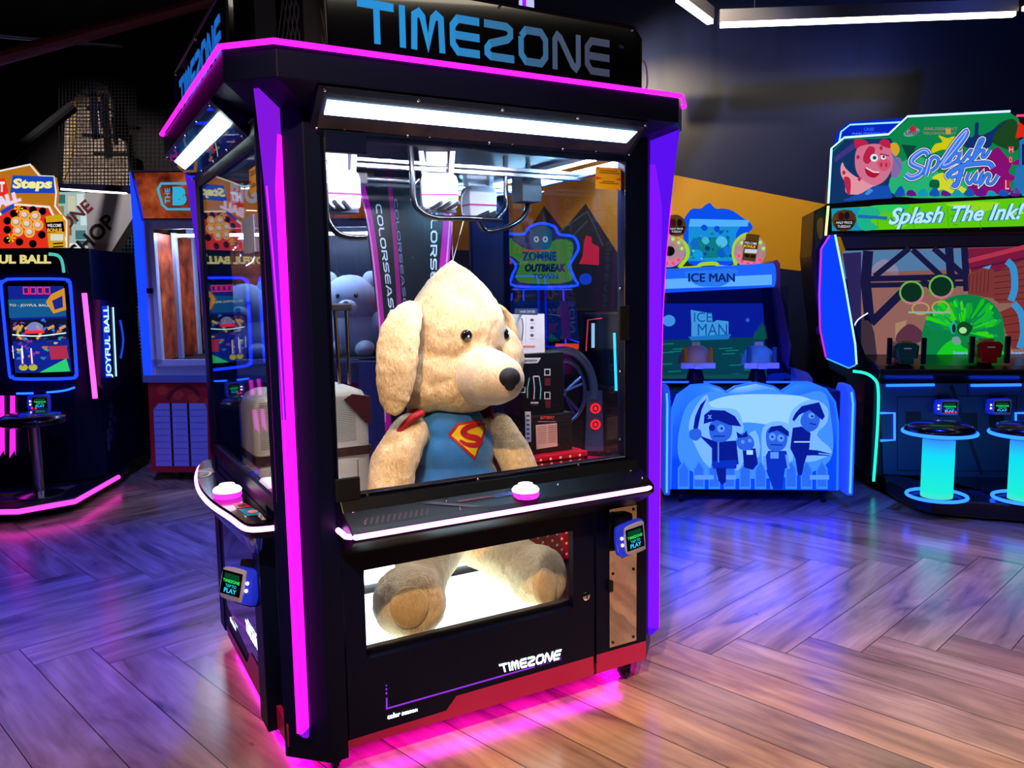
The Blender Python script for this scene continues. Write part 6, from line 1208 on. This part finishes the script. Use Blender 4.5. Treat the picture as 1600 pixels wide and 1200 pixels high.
# brush lettering
LT = [[(850, 465), (830, 438), (790, 440), (725, 490), (715, 530), (760, 555), (800, 575), (770, 620), (710, 640), (670, 615)], [(855, 500), (840, 560), (820, 625)], [(850, 515), (890, 480), (925, 500), (910, 555), (865, 590)],
      [(930, 560), (985, 480), (1060, 370), (1135, 285), (1130, 320), (1050, 430), (975, 520), (965, 550), (1000, 540), (1030, 520)], [(1095, 455), (1050, 455), (1015, 500), (1030, 530), (1070, 505), (1095, 455), (1075, 515), (1110, 515)],
      [(1110, 515), (1175, 430), (1160, 470), (1185, 500), (1140, 525)], [(1185, 500), (1240, 410), (1275, 345), (1250, 350), (1215, 430), (1195, 495), (1245, 435), (1280, 430), (1265, 475), (1290, 475), (1325, 420)],
      [(1350, 565), (1320, 530), (1240, 528), (1120, 545), (1040, 585), (1000, 620), (1015, 640)], [(1110, 560), (1085, 640), (1060, 700), (1030, 690)], [(1030, 640), (1080, 625), (1120, 620)],
      [(1165, 600), (1145, 655), (1170, 685), (1220, 615), (1205, 670), (1235, 680)], [(1235, 680), (1268, 605), (1250, 690), (1300, 615), (1325, 625), (1305, 680), (1345, 685), (1390, 620)]]
for w_, m_, k in ((13, em('#101838', .9), 13), (11, em('#e8e8f8', .95), 14), (8.2, em('#102060', .9), 15), (6.6, em('#3a7cf0', .98), 16)):
    for i_, s_ in enumerate(LT): w2 = w_ if i_ in (0, 1, 3, 7, 8) else w_ - 2.9; a.line(Z(s_), w2, m_, k, 5)
for s_ in LT[:2] + LT[3:4]: a.line([(x, y-1.4) for x, y in Z(s_)], 1.8, em('#a8b8f8', .98), 17, 5)
a.build('marquee_print', um); a = Art(P); a.tx('UNIS', *C2(350, 245), *C2(430, 275), em('#2858f0', 1), 0, .04); a.tx('AMUSEMENT', *C2(250, 285), *C2(530, 303), em('#3c70ff', 1), 0, .04); a.build('rear_letters', T)
# platform with glow and stools
b = MB(pt('#060a1c', .3, coat=.3)); z = .12; PF = lambda x, y, zz: SF.hit(x, y, (0, 0, zz), (0, 0, 1))
fp = [PF(1366, 750, .0), PF(1385, 775, 0), PF(1430, 800, 0), PF(1458, 808, 0), PF(1640, 822, 0)]; fp = [(p.x, p.y) for p in fp] + [(1.9, .3), (0.02, .3)]
b.prism(fp, .015, z); b.build('platform', T, bevel=.01); a = Loc('t', z)
sp = [PF(1520, 770, z)]; c = (sp[0].x, sp[0].y); a.P([(c[0]+(.05+.03*(k % 2)*1.0+.02*((k*7) % 3))*math.cos(k*math.pi/8), c[1]+(.05+.03*(k % 2)+.02*((k*7) % 3))*math.sin(k*math.pi/8)) for k in range(16)], pt('#0a1440', .4), 1); a.build('platform_print', T)
m_, nt, bs = nodemat('lit_pole'); e = nt.nodes.new('ShaderNodeEmission'); tc = nt.nodes.new('ShaderNodeTexCoord'); sx = nt.nodes.new('ShaderNodeSeparateXYZ'); nt.links.new(tc.outputs['Object'], sx.inputs[0]); r = ramp(nt, [(.0, '#58e8c8'), (.12, '#20f0d8'), (.6, '#10e0f8'), (.85, '#3880ff'), (1, '#6048f0')])
mr = nt.nodes.new('ShaderNodeMapRange'); mr.inputs[1].default_value = 0; mr.inputs[2].default_value = .48; nt.links.new(sx.outputs[2], mr.inputs[0]); nt.links.new(mr.outputs[0], r.inputs[0]); nt.links.new(r.outputs[0], e.inputs[0]); e.inputs[1].default_value = 1.0; nt.links.new(e.outputs[0], nt.nodes['Material Output'].inputs[0])
for x, lb in ((1463, 'blue-ringed stool with a glowing cyan pole, left of the pair at the paint shooter'), (1600, 'blue-ringed stool with a glowing cyan pole, cut by the right edge of the picture')):
    q = PF(x, 779 if x < 1500 else 783, z); stool('glowing_stool', SF, q.x, q.y, z, .575, m_, lb, .205, .095, em(bl('#40b0ff', 6), 6), 'stools at the paint shooter')
# ================================================================== MACHINES SEEN THROUGH THE BIG CRANE
ZF = Fr(-.1, 5.3, 0)
T = thing('zombie_shooter_machine', 'blue neon shooting machine seen through the glass of the big crane machine', 'arcade machine', ZF, (.4, .6, 0))
b = MB(pt('#0a1030', .4)); b.box((.05, .1, .0), (.75, 1.2, .9)); b.box((.08, .5, .9), (.72, 1.2, 1.35)); b.build('cabinet', T, bevel=.01)
P = F(ZF, .45); so_ = [(768, 378), (790, 366), (818, 366), (826, 356), (845, 349), (866, 354), (874, 366), (896, 370), (904, 386), (898, 400), (890, 416), (898, 436), (896, 447), (806, 447), (800, 432), (806, 416), (796, 404), (770, 396)]
b = MB(em('#18306a', .8)); b.plate([P(p.x, p.y) for p in spline([(x, y, 0) for x, y in so_], 3, True)], (0, .05, 0)); tp = b.build('topper', T)
MB(em('#1040ff', 2.6)).tube(spline([P(x, y, 5) for x, y in so_], 4, True), .010, n=6, closed=True).build('neon_outline', tp)
a = Art(P); a.blob([(776, 380), (800, 372), (820, 376), (840, 390), (870, 374), (895, 380), (892, 410), (890, 440), (810, 440), (812, 410), (790, 396)], em('#4a8838', .85), 1, 4); a.blob([(800, 372), (830, 364), (860, 366), (850, 392), (820, 388)], em('#183a70', .9), 2); a.blob([(828, 362), (848, 352), (862, 362), (858, 388), (832, 388)], em('#1c5878', .9), 3)
for x in (838, 852): a.ell(x, 374, 4.2, 5, em('#a8b8d0', .9), 4); a.ell(x, 374, 1.4, 1.8, em('#102030', .9), 5)
a.tx('ZOMBIE', 815, 393, 870, 408, em('#18387a', .9), 4, .05); a.tx('OUTBREAK', 820, 412, 884, 425, em('#0c1c50', .9), 5, .06, .1); a.tx('TOWN', 832, 428, 872, 436, em('#283880', .9), 5, .03); a.line([(816, 391), (860, 392)], 2, em('#e04838', .8), 5)
a.build('topper_print', tp)
for x, w_ in ((785, 1), (921, -1)):
    a = MB(em('#e02848', .85)); Q = F(ZF, .40); a.plate([Q(x+dx*w_, y) for dx, y in [(-15, 414), (-15, 386), (-4, 380), (-3, 370), (5, 368), (8, 378), (10, 400), (16, 412)]], (0, .03, 0)); a.build('red_hand_sign', T)
n = MB(em('#0c34f0', 2.2))
for q in ([(800, 452), (894, 452)], [(818, 452), (818, 520)], [(880, 452), (884, 540)], [(800, 458), (792, 560)], [(880, 470), (890, 530), (905, 535)]): n.tube([P(x, y, 4) for x, y in q], .006, n=6)
n.build('neon_frame', T); a = Art(F(ZF, .12)); a.P([(770, 470), (900, 470), (905, 530), (765, 530)], em('#0a1c58', .8), 1); a.ell(785, 438, 10, 9, em('#1848d8', .9), 1); a.ell(915, 436, 10, 9, em('#1848d8', .9), 1); a.build('screen', T)
RF = Fr(.05, 4.72, 10)
T = thing('racing_cabinet', 'dark racing game cabinet with a silver wheel seen through the big crane machine', 'arcade machine', RF, (.35, .3, 0))
P = F(RF, 0); b = MB(pt('#0c101c', .3, coat=.5)); b.plate([P(x, y) for x, y in [(800, 545), (870, 545), (912, 568), (930, 600), (990, 612), (1000, 740), (800, 740)]], (0, .5, 0)); b.box((.05, .02, .0), (.8, .5, .75)); b.build('body', T, bevel=.006)
c = P(878, 612, 2); w_ = MB(pt('#7880a8', .25, .8))
w_.tube([(c.x+.135*math.cos(t), c.y-.02, c.z+.185*math.sin(t)) for t in [2*math.pi*k/32 for k in range(32)]], .014, n=8, closed=True)
for k in range(5):
    an = k*2*math.pi/5+.4
    for d_ in (-.12, .12): w_.tube([(c.x+.02*math.cos(an), c.y-.02, c.z+.02*math.sin(an)), (c.x+.13*math.cos(an+d_), c.y-.02, c.z+.178*math.sin(an+d_))], .010, n=6)
w_.sph((c.x, c.y-.02, c.z), .03, n=12, k=8); w_.build('wheel', T, True)
w_ = MB(pt('#8890a8', .3, .7)); w_.tube([(c.x+.19*math.cos(t), c.y-.01, c.z+.25*math.sin(t)) for t in [-.2+k*(math.pi+.2)/18 for k in range(19)]], .028, n=8); w_.build('wheel_arch', T, True)
Q = F(RF, -.02); b = MB(pt('#6a7090', .35, .6)); b.plate([Q(x, y) for x, y in [(917, 611), (941, 611), (943, 705), (914, 705)]], (0, .04, 0)); bp = b.build('lamp_post', T)
for y in (638, 663):
    c = Q(930, y, 6); g = MB(em('#ff2028', 2.2)); g.tube([(c.x+.026*math.cos(t), c.y, c.z+.026*math.sin(t)) for t in [2*math.pi*k/20 for k in range(20)]], .006, n=6, closed=True); g.sph(c, .011, n=10, k=6); g.build('red_ring_lamp', bp)
g = MB(em('#e84020', 1.2)); g.tube([P(868, 541, 6), P(903, 541, 6)], .018, n=6); g.build('red_lamp_bar', T)
g = MB(em('#c8303c', 1.5)); g.tube([P(915, 548, 8), P(918, 500, 8), P(940, 497, 8)], .004, n=6); g.build('red_outline', T); g = MB(em('#30c0f8', 2.4)); g.tube([P(959, 520, 9), P(962, 610, 9)], .008, n=6); g.build('cyan_strip', T); g = MB(em('#b0d8f0', 1.2)); g.tube([P(926, 505, 8), P(926, 543, 8)], .010, n=6); g.build('white_strip', T)
MB(BLK).box((.5, .05, .6), (.85, .45, 1.35)).build('seat_back', T, bevel=.02)
